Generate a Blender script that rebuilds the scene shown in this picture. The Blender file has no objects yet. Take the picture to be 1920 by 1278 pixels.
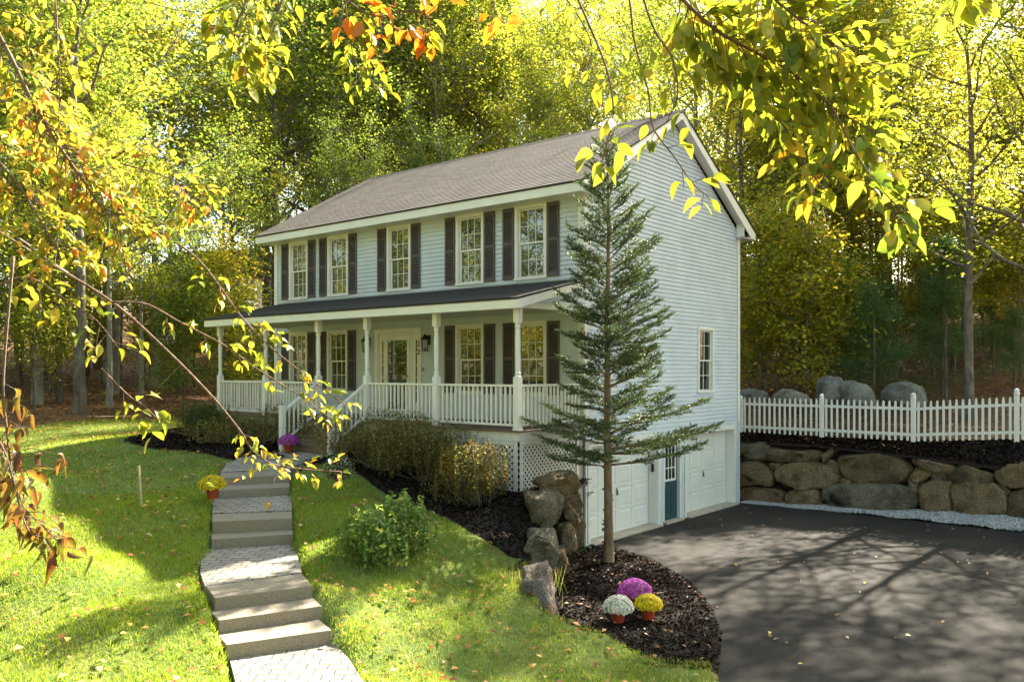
import bpy, bmesh, math, random
import numpy as np
from mathutils import Vector, Matrix, noise
R_ = math.radians
rnd = random.Random(11)
rng = np.random.default_rng(5)
SC = bpy.context.scene
COL = SC.collection

# ------------------------------------------------------------------ camera
YAW = 39.5
cam_d = bpy.data.cameras.new('camera'); cam = bpy.data.objects.new('camera', cam_d); COL.objects.link(cam)
cam_d.sensor_width = 36; cam_d.lens = 1574/1920*36; cam_d.shift_y = 55/1920; cam_d.clip_end = 2000; cam_d.clip_start = .05
CAM = np.array([10.48, -15.2, 3.85])
cam.location = CAM; cam.rotation_euler = (R_(90), 0, R_(YAW)); SC.camera = cam
# ------------------------------------------------------------------ light
SUN_EL = 36.5; SUN_AZ = 2.2      # azimuth from +Y towards +X
W = bpy.data.worlds.new('World'); SC.world = W; W.use_nodes = True
nt = W.node_tree; sky = nt.nodes.new('ShaderNodeTexSky'); sky.sky_type = 'NISHITA'; sky.sun_disc = False
sky.sun_elevation = R_(SUN_EL); sky.sun_rotation = R_(SUN_AZ); sky.dust_density = 1.5
nt.nodes['Background'].inputs[1].default_value = 0.09
_wm = nt.nodes.new('ShaderNodeMix'); _wm.data_type = 'RGBA'; _wm.blend_type = 'MULTIPLY'; _wm.inputs[0].default_value = 1; _wm.inputs[7].default_value = (1.0, .92, .69, 1)   # warm autumn air
nt.links.new(sky.outputs[0], _wm.inputs[6]); nt.links.new(_wm.outputs[2], nt.nodes['Background'].inputs[0])
sl = bpy.data.lights.new('sun', 'SUN'); sl.energy = 5.0; sl.angle = R_(.6); sl.color = (1, .90, .73)
sun = bpy.data.objects.new('sun', sl); COL.objects.link(sun)
sd = Vector((math.sin(R_(SUN_AZ))*math.cos(R_(SUN_EL)), math.cos(R_(SUN_AZ))*math.cos(R_(SUN_EL)), math.sin(R_(SUN_EL))))
sun.rotation_euler = sd.to_track_quat('Z', 'Y').to_euler(); sun.location = (0, 20, 30)
SC.view_settings.view_transform = 'Standard'; SC.view_settings.look = 'None'
SC.view_settings.exposure = 2.8; SC.view_settings.gamma = 1
SC.cycles.max_bounces = 8; SC.cycles.diffuse_bounces = 4; SC.cycles.transmission_bounces = 5; SC.cycles.transparent_max_bounces = 6

# ------------------------------------------------------------------ photo survey helpers (a photo point to a point of the place)
_a = R_(YAW); FW = np.array([-math.sin(_a), math.cos(_a), 0]); RT = np.array([math.cos(_a), math.sin(_a), 0]); UP = np.array([0, 0, 1.])
def ray(px, py): return FW + RT*((px-960)/1574) + UP*((694-py)/1574)
def at(px, py, Z): return CAM + ray(px, py)*Z
def onZ(px, py, z): d = ray(px, py); return CAM + d*((z-CAM[2])/d[2])
def onX(px, py, x): d = ray(px, py); return CAM + d*((x-CAM[0])/d[0])
def onY(px, py, y): d = ray(px, py); return CAM + d*((y-CAM[1])/d[1])

# ------------------------------------------------------------------ materials
def newmat(name):
    m = bpy.data.materials.new(name); m.use_nodes = True; t = m.node_tree
    return m, t, t.nodes['Principled BSDF']
def N(t, ty, **kw):
    n = t.nodes.new(ty)
    for k, v in kw.items():
        if k.startswith('i_'):
            n.inputs[k[2:].replace('_', ' ')].default_value = v
        else: setattr(n, k, v)
    return n
def ramp(t, fac, stops):
    r = t.nodes.new('ShaderNodeValToRGB'); e = r.color_ramp.elements
    while len(e) < len(stops): e.new(.5)
    for q, (p, c) in zip(e, stops): q.position = p; q.color = (*c, 1)
    t.links.new(fac, r.inputs[0]); return r.outputs[0]
def coords(t, kind='Object', scale=(1, 1, 1)):
    c = t.nodes.new('ShaderNodeTexCoord'); m = t.nodes.new('ShaderNodeMapping'); m.inputs['Scale'].default_value = scale
    t.links.new(c.outputs[kind], m.inputs[0]); return m.outputs[0]
def noise_n(t, vec, scale, detail=5, rough=.6):
    n = N(t, 'ShaderNodeTexNoise'); n.inputs['Scale'].default_value = scale; n.inputs['Detail'].default_value = detail; n.inputs['Roughness'].default_value = rough
    t.links.new(vec, n.inputs['Vector']); return n.outputs['Fac']
def bump(t, bs, h, strength=.5, dist=.02):
    b = t.nodes.new('ShaderNodeBump'); b.inputs['Strength'].default_value = strength; b.inputs['Distance'].default_value = dist
    t.links.new(h, b.inputs['Height']); t.links.new(b.outputs[0], bs.inputs['Normal'])
def mixc(t, fac, a, b):
    m = t.nodes.new('ShaderNodeMix'); m.data_type = 'RGBA'
    for s, v in ((0, fac), (6, a), (7, b)):
        if isinstance(v, (int, float)): m.inputs[s].default_value = v
        elif isinstance(v, tuple): m.inputs[s].default_value = (*v, 1)
        else: t.links.new(v, m.inputs[s])
    return m.outputs[2]
def paint(name, col, rough=.45, var=.12, nscale=3, bmp=0.0):
    m, t, b = newmat(name); v = coords(t); f = noise_n(t, v, nscale, 6, .65)
    c = ramp(t, f, [(.3, tuple(x*(1-var) for x in col)), (.7, tuple(min(1, x*(1+var*.4)) for x in col))])
    t.links.new(c, b.inputs['Base Color']); b.inputs['Roughness'].default_value = rough
    if bmp: bump(t, b, noise_n(t, v, nscale*12, 4), bmp, .004)
    return m
M = {}
M['white'] = paint('white_paint', (.80, .79, .74), .4, .08)
M['white_dirty'] = paint('weathered_white_paint', (.74, .73, .68), .5, .16, 2)
M['siding'] = paint('pale_blue_grey_vinyl', (.57, .635, .70), .5, .12, 1.3)
M['shutter'] = paint('dark_brown_shutter_paint', (.085, .070, .072), .5, .25, 4)
M['teal'] = paint('dark_teal_paint', (.03, .075, .09), .4, .2)
M['black'] = paint('black_metal', (.015, .015, .016), .45, .2)
M['concrete'] = paint('foundation_concrete', (.46, .41, .33), .9, .25, 4, .3)
M['deck'] = paint('brown_deck_boards', (.16, .11, .085), .6, .3, 5, .3)
M['ceiling'] = paint('porch_ceiling', (.62, .62, .54), .6, .05)
M['garage'] = paint('white_garage_door', (.78, .78, .73), .45, .06, 2)
M['drip'] = paint('black_drip_edge', (.03, .028, .028), .5, .1)
M['terracotta'] = paint('red_brown_plastic_pot', (.33, .045, .02), .5, .15)
M['brass'] = paint('aged_brass', (.35, .24, .09), .35, .2)
M['blue'] = paint('blue_plastic', (.01, .03, .22), .35, .1)
M['stake'] = paint('grey_wood_stake', (.42, .34, .20), .7, .2, 8)
M['soil'] = paint('potting_soil', (.02, .014, .01), .9, .3, 20)
M['doorglass'] = None
def glassmat(name, ior, inner=(.02, .022, .02)):
    m, t, b = newmat(name); t.nodes.remove(b); o = t.nodes['Material Output']
    d = N(t, 'ShaderNodeBsdfDiffuse'); d.inputs[0].default_value = (*inner, 1)
    g = N(t, 'ShaderNodeBsdfGlossy'); g.inputs['Roughness'].default_value = .015; g.inputs[0].default_value = (.95, .97, .93, 1)
    f = N(t, 'ShaderNodeFresnel'); f.inputs[0].default_value = ior
    w = noise_n(t, coords(t), 1.1, 2); bp = N(t, 'ShaderNodeBump'); bp.inputs['Strength'].default_value = .12; bp.inputs['Distance'].default_value = .01
    t.links.new(w, bp.inputs['Height']); t.links.new(bp.outputs[0], g.inputs['Normal'])
    x = N(t, 'ShaderNodeMixShader'); t.links.new(f.outputs[0], x.inputs[0]); t.links.new(d.outputs[0], x.inputs[1]); t.links.new(g.outputs[0], x.inputs[2])
    t.links.new(x.outputs[0], o.inputs[0]); return m
M['glass'] = glassmat('window_glass', 2.4)
M['doorglass'] = glassmat('storm_door_glass', 4.0)
def shingles(name, a, b_):
    m, t, b = newmat(name); uv = N(t, 'ShaderNodeUVMap'); br = N(t, 'ShaderNodeTexBrick')
    br.inputs['Scale'].default_value = 1; br.inputs['Brick Width'].default_value = .30; br.inputs['Row Height'].default_value = .135
    br.inputs['Mortar Size'].default_value = .006; br.inputs['Bias'].default_value = 0
    br.inputs['Color1'].default_value = (*a, 1); br.inputs['Color2'].default_value = (*b_, 1); br.inputs['Mortar'].default_value = (.03, .026, .026, 1)
    t.links.new(uv.outputs[0], br.inputs['Vector'])
    n = noise_n(t, coords(t), 60, 3); n2 = noise_n(t, coords(t), .8, 4)
    c = mixc(t, n, br.outputs[0], tuple(x*.35 for x in a)); 
    mm = N(t, 'ShaderNodeMix'); mm.data_type = 'RGBA'; mm.blend_type = 'MULTIPLY'; mm.inputs[0].default_value = .5
    t.links.new(c, mm.inputs[6]); t.links.new(ramp(t, n2, [(.3, (.6, .58, .56)), (.7, (1, 1, 1))]), mm.inputs[7])
    t.links.new(mm.outputs[2], b.inputs['Base Color']); b.inputs['Roughness'].default_value = .9; bump(t, b, n, .6, .006); return m
M['shingle'] = shingles('brown_grey_asphalt_shingles', (.25, .205, .18), (.12, .10, .088))
M['shingle_dark'] = shingles('dark_asphalt_shingles', (.13, .115, .11), (.07, .062, .06))
def rockmat(name, cols, scale=1.0):
    m, t, b = newmat(name); v0 = coords(t); oi = N(t, 'ShaderNodeObjectInfo'); of = N(t, 'ShaderNodeVectorMath', operation='SCALE'); of.inputs[0].default_value = (31, 17, 23); t.links.new(oi.outputs['Random'], of.inputs['Scale'])
    va = N(t, 'ShaderNodeVectorMath', operation='ADD'); t.links.new(v0, va.inputs[0]); t.links.new(of.outputs[0], va.inputs[1]); v = va.outputs[0]
    f = noise_n(t, v, 1.7*scale, 10, .68); c = ramp(t, f, [(.36, cols[0]), (.46, cols[1]), (.54, cols[2]), (.64, cols[3])])
    vo = N(t, 'ShaderNodeTexVoronoi'); vo.inputs['Scale'].default_value = 5*scale; vo.feature = 'DISTANCE_TO_EDGE'; t.links.new(v, vo.inputs['Vector'])
    sp = noise_n(t, v, 38*scale, 5, .75); c2 = mixc(t, ramp(t, sp, [(.47, (0, 0, 0)), (.60, (.85, .85, .85))]), c, tuple(x*.25 for x in cols[0]))
    l = noise_n(t, v, 6*scale, 8, .7); c3 = mixc(t, ramp(t, l, [(.58, (0, 0, 0)), (.66, (.7, .7, .7))]), c2, (.42, .42, .36))
    mv = N(t, 'ShaderNodeMix'); mv.data_type = 'RGBA'; mv.blend_type = 'MULTIPLY'; mv.inputs[0].default_value = 1; t.links.new(c3, mv.inputs[6])
    t.links.new(ramp(t, oi.outputs['Random'], [(0, (.62, .62, .62)), (.35, (1, .92, .82)), (.6, (.80, .84, .84)), (1, (1.0, 1.0, .96))]), mv.inputs[7]); c3 = mv.outputs[2]
    t.links.new(c3, b.inputs['Base Color']); b.inputs['Roughness'].default_value = .92
    h = N(t, 'ShaderNodeMath', operation='ADD'); t.links.new(noise_n(t, v, 9*scale, 9, .7), h.inputs[0]); t.links.new(sp, h.inputs[1])
    bump(t, b, h.outputs[0], 1, .085); return m
M['rock'] = rockmat('brown_fieldstone', [(.15, .105, .05), (.31, .215, .115), (.47, .33, .17), (.42, .33, .20)])
M['rock_grey'] = rockmat('lichened_grey_stone', [(.12, .105, .06), (.24, .205, .14), (.36, .31, .215), (.42, .37, .28)])
M['rock_pale'] = rockmat('pale_pinkish_stone', [(.14, .11, .08), (.36, .28, .22), (.50, .41, .36), (.46, .42, .42)])
M['rock_light'] = rockmat('pale_grey_boulder_stone', [(.20, .20, .18), (.34, .34, .32), (.45, .45, .43), (.50, .49, .46)])
M['granite'] = rockmat('granite_step', [(.22, .20, .16), (.34, .31, .27), (.42, .40, .36), (.46, .44, .41)], 3)
def granite():
    m, t, b = newmat('grey_granite'); v = coords(t)
    c = ramp(t, noise_n(t, v, 130, 4, .8), [(.38, (.06, .048, .032)), (.5, (.22, .18, .13)), (.62, (.40, .36, .30))])
    c = mixc(t, ramp(t, noise_n(t, v, 3, 7, .7), [(.4, (0, 0, 0)), (.7, (.55, .55, .55))]), c, (.22, .19, .12))
    t.links.new(c, b.inputs['Base Color']); b.inputs['Roughness'].default_value = .85; bump(t, b, noise_n(t, v, 50, 5), .5, .01); return m
M['granite'] = granite()
def ground_mat(name, stops, scale, bscale, bd=.03, extra=None, rough=.95):
    m, t, b = newmat(name); v = coords(t); c = ramp(t, noise_n(t, v, scale, 10, .7), stops)
    if extra:
        c = mixc(t, ramp(t, noise_n(t, v, extra[0], 8, .75), [(extra[1], (0, 0, 0)), (extra[1]+.06, (.9, .9, .9))]), c, extra[2])
    t.links.new(c, b.inputs['Base Color']); b.inputs['Roughness'].default_value = rough; bump(t, b, noise_n(t, v, bscale, 8, .75), 1, bd); return m
M['lawn'] = ground_mat('lawn_soil_and_grass', [(.3, (.05, .085, .012)), (.5, (.10, .16, .018)), (.7, (.20, .20, .06))], 1.2, 60, .02, (25, .56, (.22, .20, .08)))
M['forest'] = ground_mat('leaf_litter', [(.3, (.06, .03, .014)), (.5, (.16, .075, .03)), (.7, (.28, .14, .055))], 2.5, 22, .05, (14, .56, (.05, .065, .018)))
M['mulch'] = ground_mat('dark_bark_mulch', [(.35, (.006, .004, .003)), (.55, (.022, .013, .009)), (.75, (.075, .042, .025))], 16, 34, .05)
M['gravel'] = ground_mat('white_crushed_stone', [(.3, (.34, .34, .36)), (.5, (.62, .62, .64)), (.7, (.78, .78, .8))], 30, 32, .04)
def asphalt():
    m, t, b = newmat('dark_asphalt'); v = coords(t)
    c = ramp(t, noise_n(t, v, 90, 4, .8), [(.35, (.008, .0075, .0075)), (.65, (.042, .037, .033))])
    big = noise_n(t, v, .55, 6, .6); c = mixc(t, ramp(t, big, [(.45, (0, 0, 0)), (.7, (.45, .45, .45))]), c, (.065, .056, .048))
    t.links.new(c, b.inputs['Base Color']); b.inputs['Roughness'].default_value = .9; b.inputs['Specular IOR Level'].default_value = .25; bump(t, b, noise_n(t, v, 90, 5, .85), 1, .018); return m
M['asphalt'] = asphalt()
def bark(name, a, b2, sc=7):
    m, t, b = newmat(name); v = coords(t, 'Object', (1, 1, .22)); f = noise_n(t, v, sc, 8, .72)
    c = ramp(t, f, [(.32, a), (.62, b2)]); c = mixc(t, ramp(t, noise_n(t, coords(t), 1.6, 5), [(.52, (0, 0, 0)), (.66, (.5, .5, .5))]), c, (.30, .31, .26))
    t.links.new(c, b.inputs['Base Color']); b.inputs['Roughness'].default_value = .95; bump(t, b, f, 1, .05); return m
M['bark'] = bark('grey_brown_bark', (.045, .035, .026), (.19, .155, .12))
M['bark_light'] = bark('light_grey_bark', (.12, .11, .09), (.38, .36, .31))
M['bark_fir'] = bark('fir_bark', (.10, .065, .035), (.30, .21, .12), 14)
M['twig'] = bark('young_twig_bark', (.13, .075, .05), (.34, .22, .16), 30)
def leafmat(name, trans=.5, gloss=.25, tb=(1.25, 1.25, .6)):
    m, t, b = newmat(name); a = N(t, 'ShaderNodeAttribute', attribute_name='Col')
    b.inputs['Roughness'].default_value = .45; b.inputs['Specular IOR Level'].default_value = gloss
    t.links.new(a.outputs['Color'], b.inputs['Base Color'])
    tr = N(t, 'ShaderNodeBsdfTranslucent'); mu = N(t, 'ShaderNodeMix'); mu.data_type = 'RGBA'; mu.blend_type = 'MULTIPLY'; mu.inputs[0].default_value = 1
    mu.inputs[7].default_value = (*[x*1.6 for x in tb], 1); t.links.new(a.outputs['Color'], mu.inputs[6]); t.links.new(mu.outputs[2], tr.inputs[0])
    x = N(t, 'ShaderNodeMixShader'); x.inputs[0].default_value = trans
    t.links.new(b.outputs[0], x.inputs[1]); t.links.new(tr.outputs[0], x.inputs[2]); t.links.new(x.outputs[0], t.nodes['Material Output'].inputs[0]); return m
M['leaf'] = leafmat('tree_leaves', .6, .25, (.90, .90, .58))
M['leaf_near'] = leafmat('beech_leaves', .5, .45, (.92, .80, .5))
def spots(m):
    t = m.node_tree; a = [n for n in t.nodes if n.type == 'ATTRIBUTE'][0]; c = mixc(t, ramp(t, noise_n(t, coords(t), 38, 6, .75), [(.60, (0, 0, 0)), (.68, (.75, .75, .75))]), a.outputs['Color'], (.28, .11, .03))
    v = mixc(t, ramp(t, noise_n(t, coords(t), 11, 3), [(.42, (0, 0, 0)), (.62, (.55, .55, .55))]), c, (.14, .20, .02))
    for l in list(t.links):
        if l.from_node == a and l.to_node.type in ('BSDF_PRINCIPLED', 'MIX') and l.to_socket != c.node.inputs[6]:
            to = l.to_socket; t.links.remove(l); t.links.new(v, to)
spots(M['leaf_near'])
M['needle'] = leafmat('conifer_needles', .2, .3, (1, 1, .7))
M['grass'] = leafmat('grass_blades', .45, .3)
M['petal'] = leafmat('flower_petals', .3, .1, (1, 1, 1))
M['chip'] = leafmat('bark_chip', .02, 0.0, (1, 1, 1)); M['chip'].node_tree.nodes['Principled BSDF'].inputs['Roughness'].default_value = 1
M['dry'] = leafmat('fallen_leaves', .15, .2, (1, 1, .8))

# ------------------------------------------------------------------ object helpers
def tag(o, label=None, cat=None, group=None, kind=None):
    for k, v in (('label', label), ('category', cat), ('group', group), ('kind', kind)):
        if v: o[k] = v
    return o
def empty(name, loc=(0, 0, 0), rz=0, label=None, cat=None, group=None):
    o = bpy.data.objects.new(name, None); COL.objects.link(o); o.location = loc; o.rotation_euler = (0, 0, rz); o.empty_display_size = .2
    return tag(o, label, cat, group)
class MB:
    def __init__(s): s.v = []; s.f = []; s.uv = None
    def poly(s, pts):
        n = len(s.v); s.v += [tuple(p) for p in pts]; s.f.append(tuple(range(n, n+len(pts)))); return s
    def box(s, x0, y0, z0, x1, y1, z1):
        n = len(s.v); s.v += [(x, y, z) for z in (z0, z1) for y in (y0, y1) for x in (x0, x1)]
        s.f += [tuple(n+i for i in q) for q in ((0, 2, 3, 1), (4, 5, 7, 6), (0, 1, 5, 4), (2, 6, 7, 3), (0, 4, 6, 2), (1, 3, 7, 5))]; return s
    def prism(s, pts, ext):
        n = len(s.v); k = len(pts); e = Vector(ext); s.v += [tuple(p) for p in pts] + [tuple(Vector(p)+e) for p in pts]
        s.f.append(tuple(n+i for i in reversed(range(k)))); s.f.append(tuple(n+k+i for i in range(k)))
        for i in range(k): j = (i+1) % k; s.f.append((n+i, n+j, n+k+j, n+k+i))
        return s
    def bar(s, a, b, w, h, up=(0, 0, 1)):
        a = Vector(a); b = Vector(b); d = (b-a).normalized(); u = Vector(up); si = d.cross(u).normalized()*w/2; u2 = si.normalized().cross(d)*h/2
        s.prism([a+si+u2, a-si+u2, a-si-u2, a+si-u2], b-a); return s
    def tube(s, pts, rad, seg=8, cap=True):
        n = len(s.v); pts = [Vector(p) for p in pts]; prev = None
        for i, p in enumerate(pts):
            d = (pts[min(i+1, len(pts)-1)]-pts[max(i-1, 0)]).normalized()
            if prev is None: prev = d.orthogonal().normalized()
            sx = (prev - d*prev.dot(d)); sx = sx.normalized() if sx.length > 1e-6 else d.orthogonal().normalized(); prev = sx; sy = d.cross(sx); r = rad[i] if hasattr(rad, '__len__') else rad
            for k in range(seg):
                a = 2*math.pi*k/seg; s.v.append(tuple(p+sx*r*math.cos(a)+sy*r*math.sin(a)))
        for i in range(len(pts)-1):
            for k in range(seg):
                q = (k+1) % seg; s.f.append((n+i*seg+k, n+i*seg+q, n+(i+1)*seg+q, n+(i+1)*seg+k))
        if cap: s.f.append(tuple(n+k for k in reversed(range(seg)))); s.f.append(tuple(n+(len(pts)-1)*seg+k for k in range(seg)))
        return s
    def lathe(s, x, y, prof, seg=14): return s.tube([(x, y, z) for r, z in prof], [max(r, .0005) for r, z in prof], seg)
    def build(s, name, mat, parent=None, smooth=False, bevel=0, recalc=True):
        me = bpy.data.meshes.new(name); me.from_pydata(s.v, [], s.f)
        if recalc or bevel:
            bm = bmesh.new(); bm.from_mesh(me); bmesh.ops.remove_doubles(bm, verts=bm.verts, dist=1e-5) if False else None
            bmesh.ops.recalc_face_normals(bm, faces=bm.faces); bm.to_mesh(me); bm.free()
        me.materials.append(mat); 
        if smooth: me.polygons.foreach_set('use_smooth', [True]*len(me.polygons))
        o = bpy.data.objects.new(name, me); COL.objects.link(o); o.parent = parent
        if bevel:
            b = o.modifiers.new('bevel', 'BEVEL'); b.width = bevel; b.segments = 2; b.limit_method = 'ANGLE'
        return o
def npmesh(name, verts, faces_n, nper, mat, parent=None, col=None, smooth=False):
    """verts (V,3); faces_n (F,nper) ; col (V,3)"""
    me = bpy.data.meshes.new(name); V = len(verts); F = len(faces_n)
    me.vertices.add(V); me.vertices.foreach_set('co', np.asarray(verts, np.float32).ravel())
    me.loops.add(F*nper); me.loops.foreach_set('vertex_index', np.asarray(faces_n, np.int32).ravel())
    me.polygons.add(F); me.polygons.foreach_set('loop_start', np.arange(0, F*nper, nper, dtype=np.int32)); me.polygons.foreach_set('loop_total', np.full(F, nper, np.int32))
    if smooth: me.polygons.foreach_set('use_smooth', np.ones(F, bool))
    me.update(calc_edges=True)
    if col is not None:
        ca = me.color_attributes.new('Col', 'FLOAT_COLOR', 'POINT'); c4 = np.ones((V, 4), np.float32); c4[:, :3] = col; ca.data.foreach_set('color', c4.ravel())
    me.materials.append(mat); o = bpy.data.objects.new(name, me); COL.objects.link(o); o.parent = parent; return o
def palette(n, pal, jit=.18, g=None):
    g = g or rng
    w = np.array([p[3] for p in pal], float); pal = np.array([p[:3] for p in pal]); i = g.choice(len(pal), n, p=w/w.sum())
    return np.clip(pal[i]*(1+jit*g.standard_normal((n, 1)))*(1+.07*g.standard_normal((n, 3))), .002, .95)
def unit(v): return v/np.maximum(np.linalg.norm(v, axis=-1, keepdims=True), 1e-9)
def leaves_geo(cen, nrm, axis, L, Wd, cols, fold=.15):
    """rhombic leaves with a small fold: centre (n,3), normal, long axis, length, width"""
    n = len(cen); axis = unit(axis - nrm*np.sum(axis*nrm, 1, keepdims=True)); side = np.cross(nrm, axis); L = np.broadcast_to(L, n)[:, None]; Wd = np.broadcast_to(Wd, n)[:, None]
    v = np.empty((n, 4, 3)); v[:, 0] = cen - axis*L/2; v[:, 1] = cen + side*Wd/2 + nrm*Wd*fold; v[:, 2] = cen + axis*L/2; v[:, 3] = cen - side*Wd/2 + nrm*Wd*fold
    f = np.arange(n*4).reshape(n, 4); return v.reshape(-1, 3), f, np.repeat(cols, 4, 0)
def rand_unit(n, g=None): g = g or rng; return unit(g.standard_normal((n, 3)))
def copy_tree(o, parent=None):
    c = o.copy(); COL.objects.link(c); c.parent = parent
    for ch in list(o.children): copy_tree(ch, c)
    return c

# ------------------------------------------------------------------ terrain
ZS = [(424, 1208, .794), (622, 1180, .794), (410, 1162, .948), (402, 1120, 1.102), (586, 1097, 1.102), (396, 1010, 1.25), (550, 1000, 1.25),
      (398, 977, 1.44), (548, 970, 1.44), (410, 918, 1.64), (543, 912, 1.64), (413, 890, 1.80), (543, 884, 1.80), (600, 850, 1.97), (440, 1262, .62), (660, 1262, .62),
      (266, 948, 1.6), (100, 800, 2.08), (300, 800, 2.08), (0, 900, 1.85), (0, 1278, .80), (200, 1150, 1.12), (250, 1278, .72), (380, 840, 1.98), (230, 825, 2.04), (60, 1050, 1.45),
      (900, 1278, .14), (1000, 1200, .28), (1000, 1278, .06), (1200, 1262, .03), (1330, 1278, .015), (900, 1100, .62), (720, 1030, 1.12), (800, 950, 1.3), (640, 950, 1.5), (660, 1100, .93), (760, 1180, .62), (700, 1278, .42),
      (980, 1000, .98), (880, 960, 1.2), (990, 1080, .6)]
CP = [tuple(onZ(*q)) for q in ZS]
CP += [(-11, -2.4, 2.1), (-8, -2.4, 2.02), (-5.4, -2.4, 1.97), (-2.3, -2.4, 1.68), (-.3, -2.3, 1.40), (0.1, -1, 1.45), (0, 0, 1.5), (-5, 0, 1.9), (-11, 0, 2.1), (-14, 4, 2.15), (-14, 9, 2.2),
       (-5, 9, 2.0), (0, 9, 1.92), (2.1, 9, 1.88), (4.5, 9, 1.88), (6.9, 9, 2.02), (12, 9, 2.2), (18, 9, 2.3), (-18, 0, 2.1), (-18, -6, 2.05), (-20, -14, 1.6), (-10, -14, 1.4), (-4, -18, .7), (4, -16, .2), (10, -22, 0), (-16, -24, .8), (0, -26, .1),
       (-18, 9, 2.2), (6, -9, -.05), (5.5, -12, -.02)]
CP = np.array(CP)
def base_z(x, y):
    s = np.clip(y-11, 0, None); z = 2.1+.17*s*np.clip(s/8, 0, 1)
    z = np.where(s > 60, z - .17*(s-60)*.6, z)
    l = np.clip(-x-19, 0, None); z = z+.075*np.clip(l, 0, 60)*np.clip((y+14)/14, 0, 1)
    fr = np.clip(-2-y, 0, 30); return z-.085*fr
def gz(x, y):
    x = np.asarray(x, float); y = np.asarray(y, float); d2 = (x[..., None]-CP[:, 0])**2+(y[..., None]-CP[:, 1])**2
    w = 1/(d2+.08)**1.6; res = CP[:, 2]-base_z(CP[:, 0], CP[:, 1]); far = 1/(36.)**1.6
    return base_z(x, y)+(w*res).sum(-1)/(w.sum(-1)+far*.5)
def inpoly(x, y, P):
    x = np.asarray(x, float); y = np.asarray(y, float); c = np.zeros(x.shape, bool); n = len(P)
    for i in range(n):
        x0, y0 = P[i]; x1, y1 = P[(i+1) % n]
        if y0 == y1: continue
        c ^= ((y0 > y) != (y1 > y)) & (x < (x1-x0)*(y-y0)/(y1-y0)+x0)
    return c
def edist(x, y, P):
    d = np.full(np.shape(x), 1e9); n = len(P)
    for i in range(n):
        ax, ay = P[i]; bx, by = P[(i+1) % n]; L = (bx-ax)**2+(by-ay)**2; t = np.clip(((x-ax)*(bx-ax)+(y-ay)*(by-ay))/max(L, 1e-9), 0, 1)
        d = np.minimum(d, np.hypot(x-ax-t*(bx-ax), y-ay-t*(by-ay)))
    return d
LOW = [(-.75, -.12), (-.15, -.2), (.15, -1.4), (.62, -2.6), (1.45, -3.8), (2.4, -4.95), (3.2, -5.75), (4.2, -5.6), (5.1, -5.5), (5.55, -5.2), (5.9, -5.7), (5.95, -6.6), (6.2, -9), (6.6, -13), (7.5, -20), (30, -20), (30, 8.8), (-.75, 8.8)]
DRIVE = [(.0, 0.02), (.6, .1), (1.9, -.4), (3.3, -1.55), (4.35, -2.75), (5.1, -3.9), (5.5, -4.8), (5.85, -5.6), (5.95, -6.6), (6.2, -9), (6.6, -13), (7.5, -20), (30, -20), (30, 7.4), (7.2, 7.92), (3.5, 8.0), (0, 7.9)]
PATHP = [onZ(*q)[:2] for q in ((440, 1290, .62), (424, 1225, .7), (400, 1165, .9), (384, 1100, 1.1), (373, 1060, 1.1), (394, 1020, 1.15), (396, 975, 1.4), (398, 935, 1.5), (410, 900, 1.7), (420, 868, 1.86), (450, 856, 1.92), (540, 846, 1.96), (615, 843, 1.96), (600, 862, 1.93), (545, 885, 1.8), (545, 925, 1.6), (550, 960, 1.45), (552, 1020, 1.15), (570, 1074, 1.1), (590, 1100, 1.05), (608, 1140, .9), (626, 1180, .78), (660, 1235, .63), (692, 1290, .62))]
PATHP = [tuple(q) for q in PATHP]
def ground(x, y):
    z = gz(x, y); low = inpoly(x, y, LOW); z = np.where(low, np.minimum(z, -.07), z)
    pd = edist(x, y, PATHP)*np.where(inpoly(x, y, PATHP), 1, -1); return z-np.clip((pd+.05)*2.5, 0, .25)
def grid_obj(name, x0, x1, y0, y1, step, keep, mat, zfun, smooth=True, kind='structure'):
    xs = np.arange(x0, x1+step/2, step); ys = np.arange(y0, y1+step/2, step); X, Y = np.meshgrid(xs, ys); Z = zfun(X, Y)
    nx = len(xs); idx = np.arange(X.size).reshape(X.shape)
    q = np.stack([idx[:-1, :-1], idx[:-1, 1:], idx[1:, 1:], idx[1:, :-1]], -1).reshape(-1, 4)
    cx = (X[:-1, :-1]+step/2).ravel(); cy = (Y[:-1, :-1]+step/2).ravel(); q = q[keep(cx, cy)]
    used = np.unique(q); mp = np.full(X.size, -1); mp[used] = np.arange(len(used)); V = np.stack([X.ravel(), Y.ravel(), Z.ravel()], 1)[used]
    o = npmesh(name, V, mp[q], 4, mat, smooth=smooth); o['kind'] = kind; return o
GX0, GX1, GY0, GY1 = -20, 16, -20, 14
def lawn_edge(x, y): return ~((y > 8.3) & (x > -1.6)) & (x > -18.4+.5*np.sin(y*.9)+.25*np.sin(y*2.3)) & (y < 10.6+.3*np.sin(x))
ST = .2
near = lambda x, y: (x > GX0) & (x < GX1) & (y > GY0) & (y < GY1)
def bank(x, y): return edist(x, y, LOW[:6]+LOW[4:0:-1]) < .24
grid_obj('lawn', GX0, GX1, GY0, GY1, ST, lambda x, y: lawn_edge(x, y) & ~bank(x, y), M['lawn'], ground)
grid_obj('earth_bank', GX0, GX1, GY0, GY1, ST, lambda x, y: lawn_edge(x, y) & bank(x, y), M['mulch'], ground)
grid_obj('forest_floor', GX0, GX1, GY0, GY1, ST, lambda x, y: ~lawn_edge(x, y), M['forest'], ground)
grid_obj('hillside', -160, 160, -80, 170, 2.0, lambda x, y: ~near(x, y), M['forest'], lambda x, y: ground(x, y)-.0)
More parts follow.
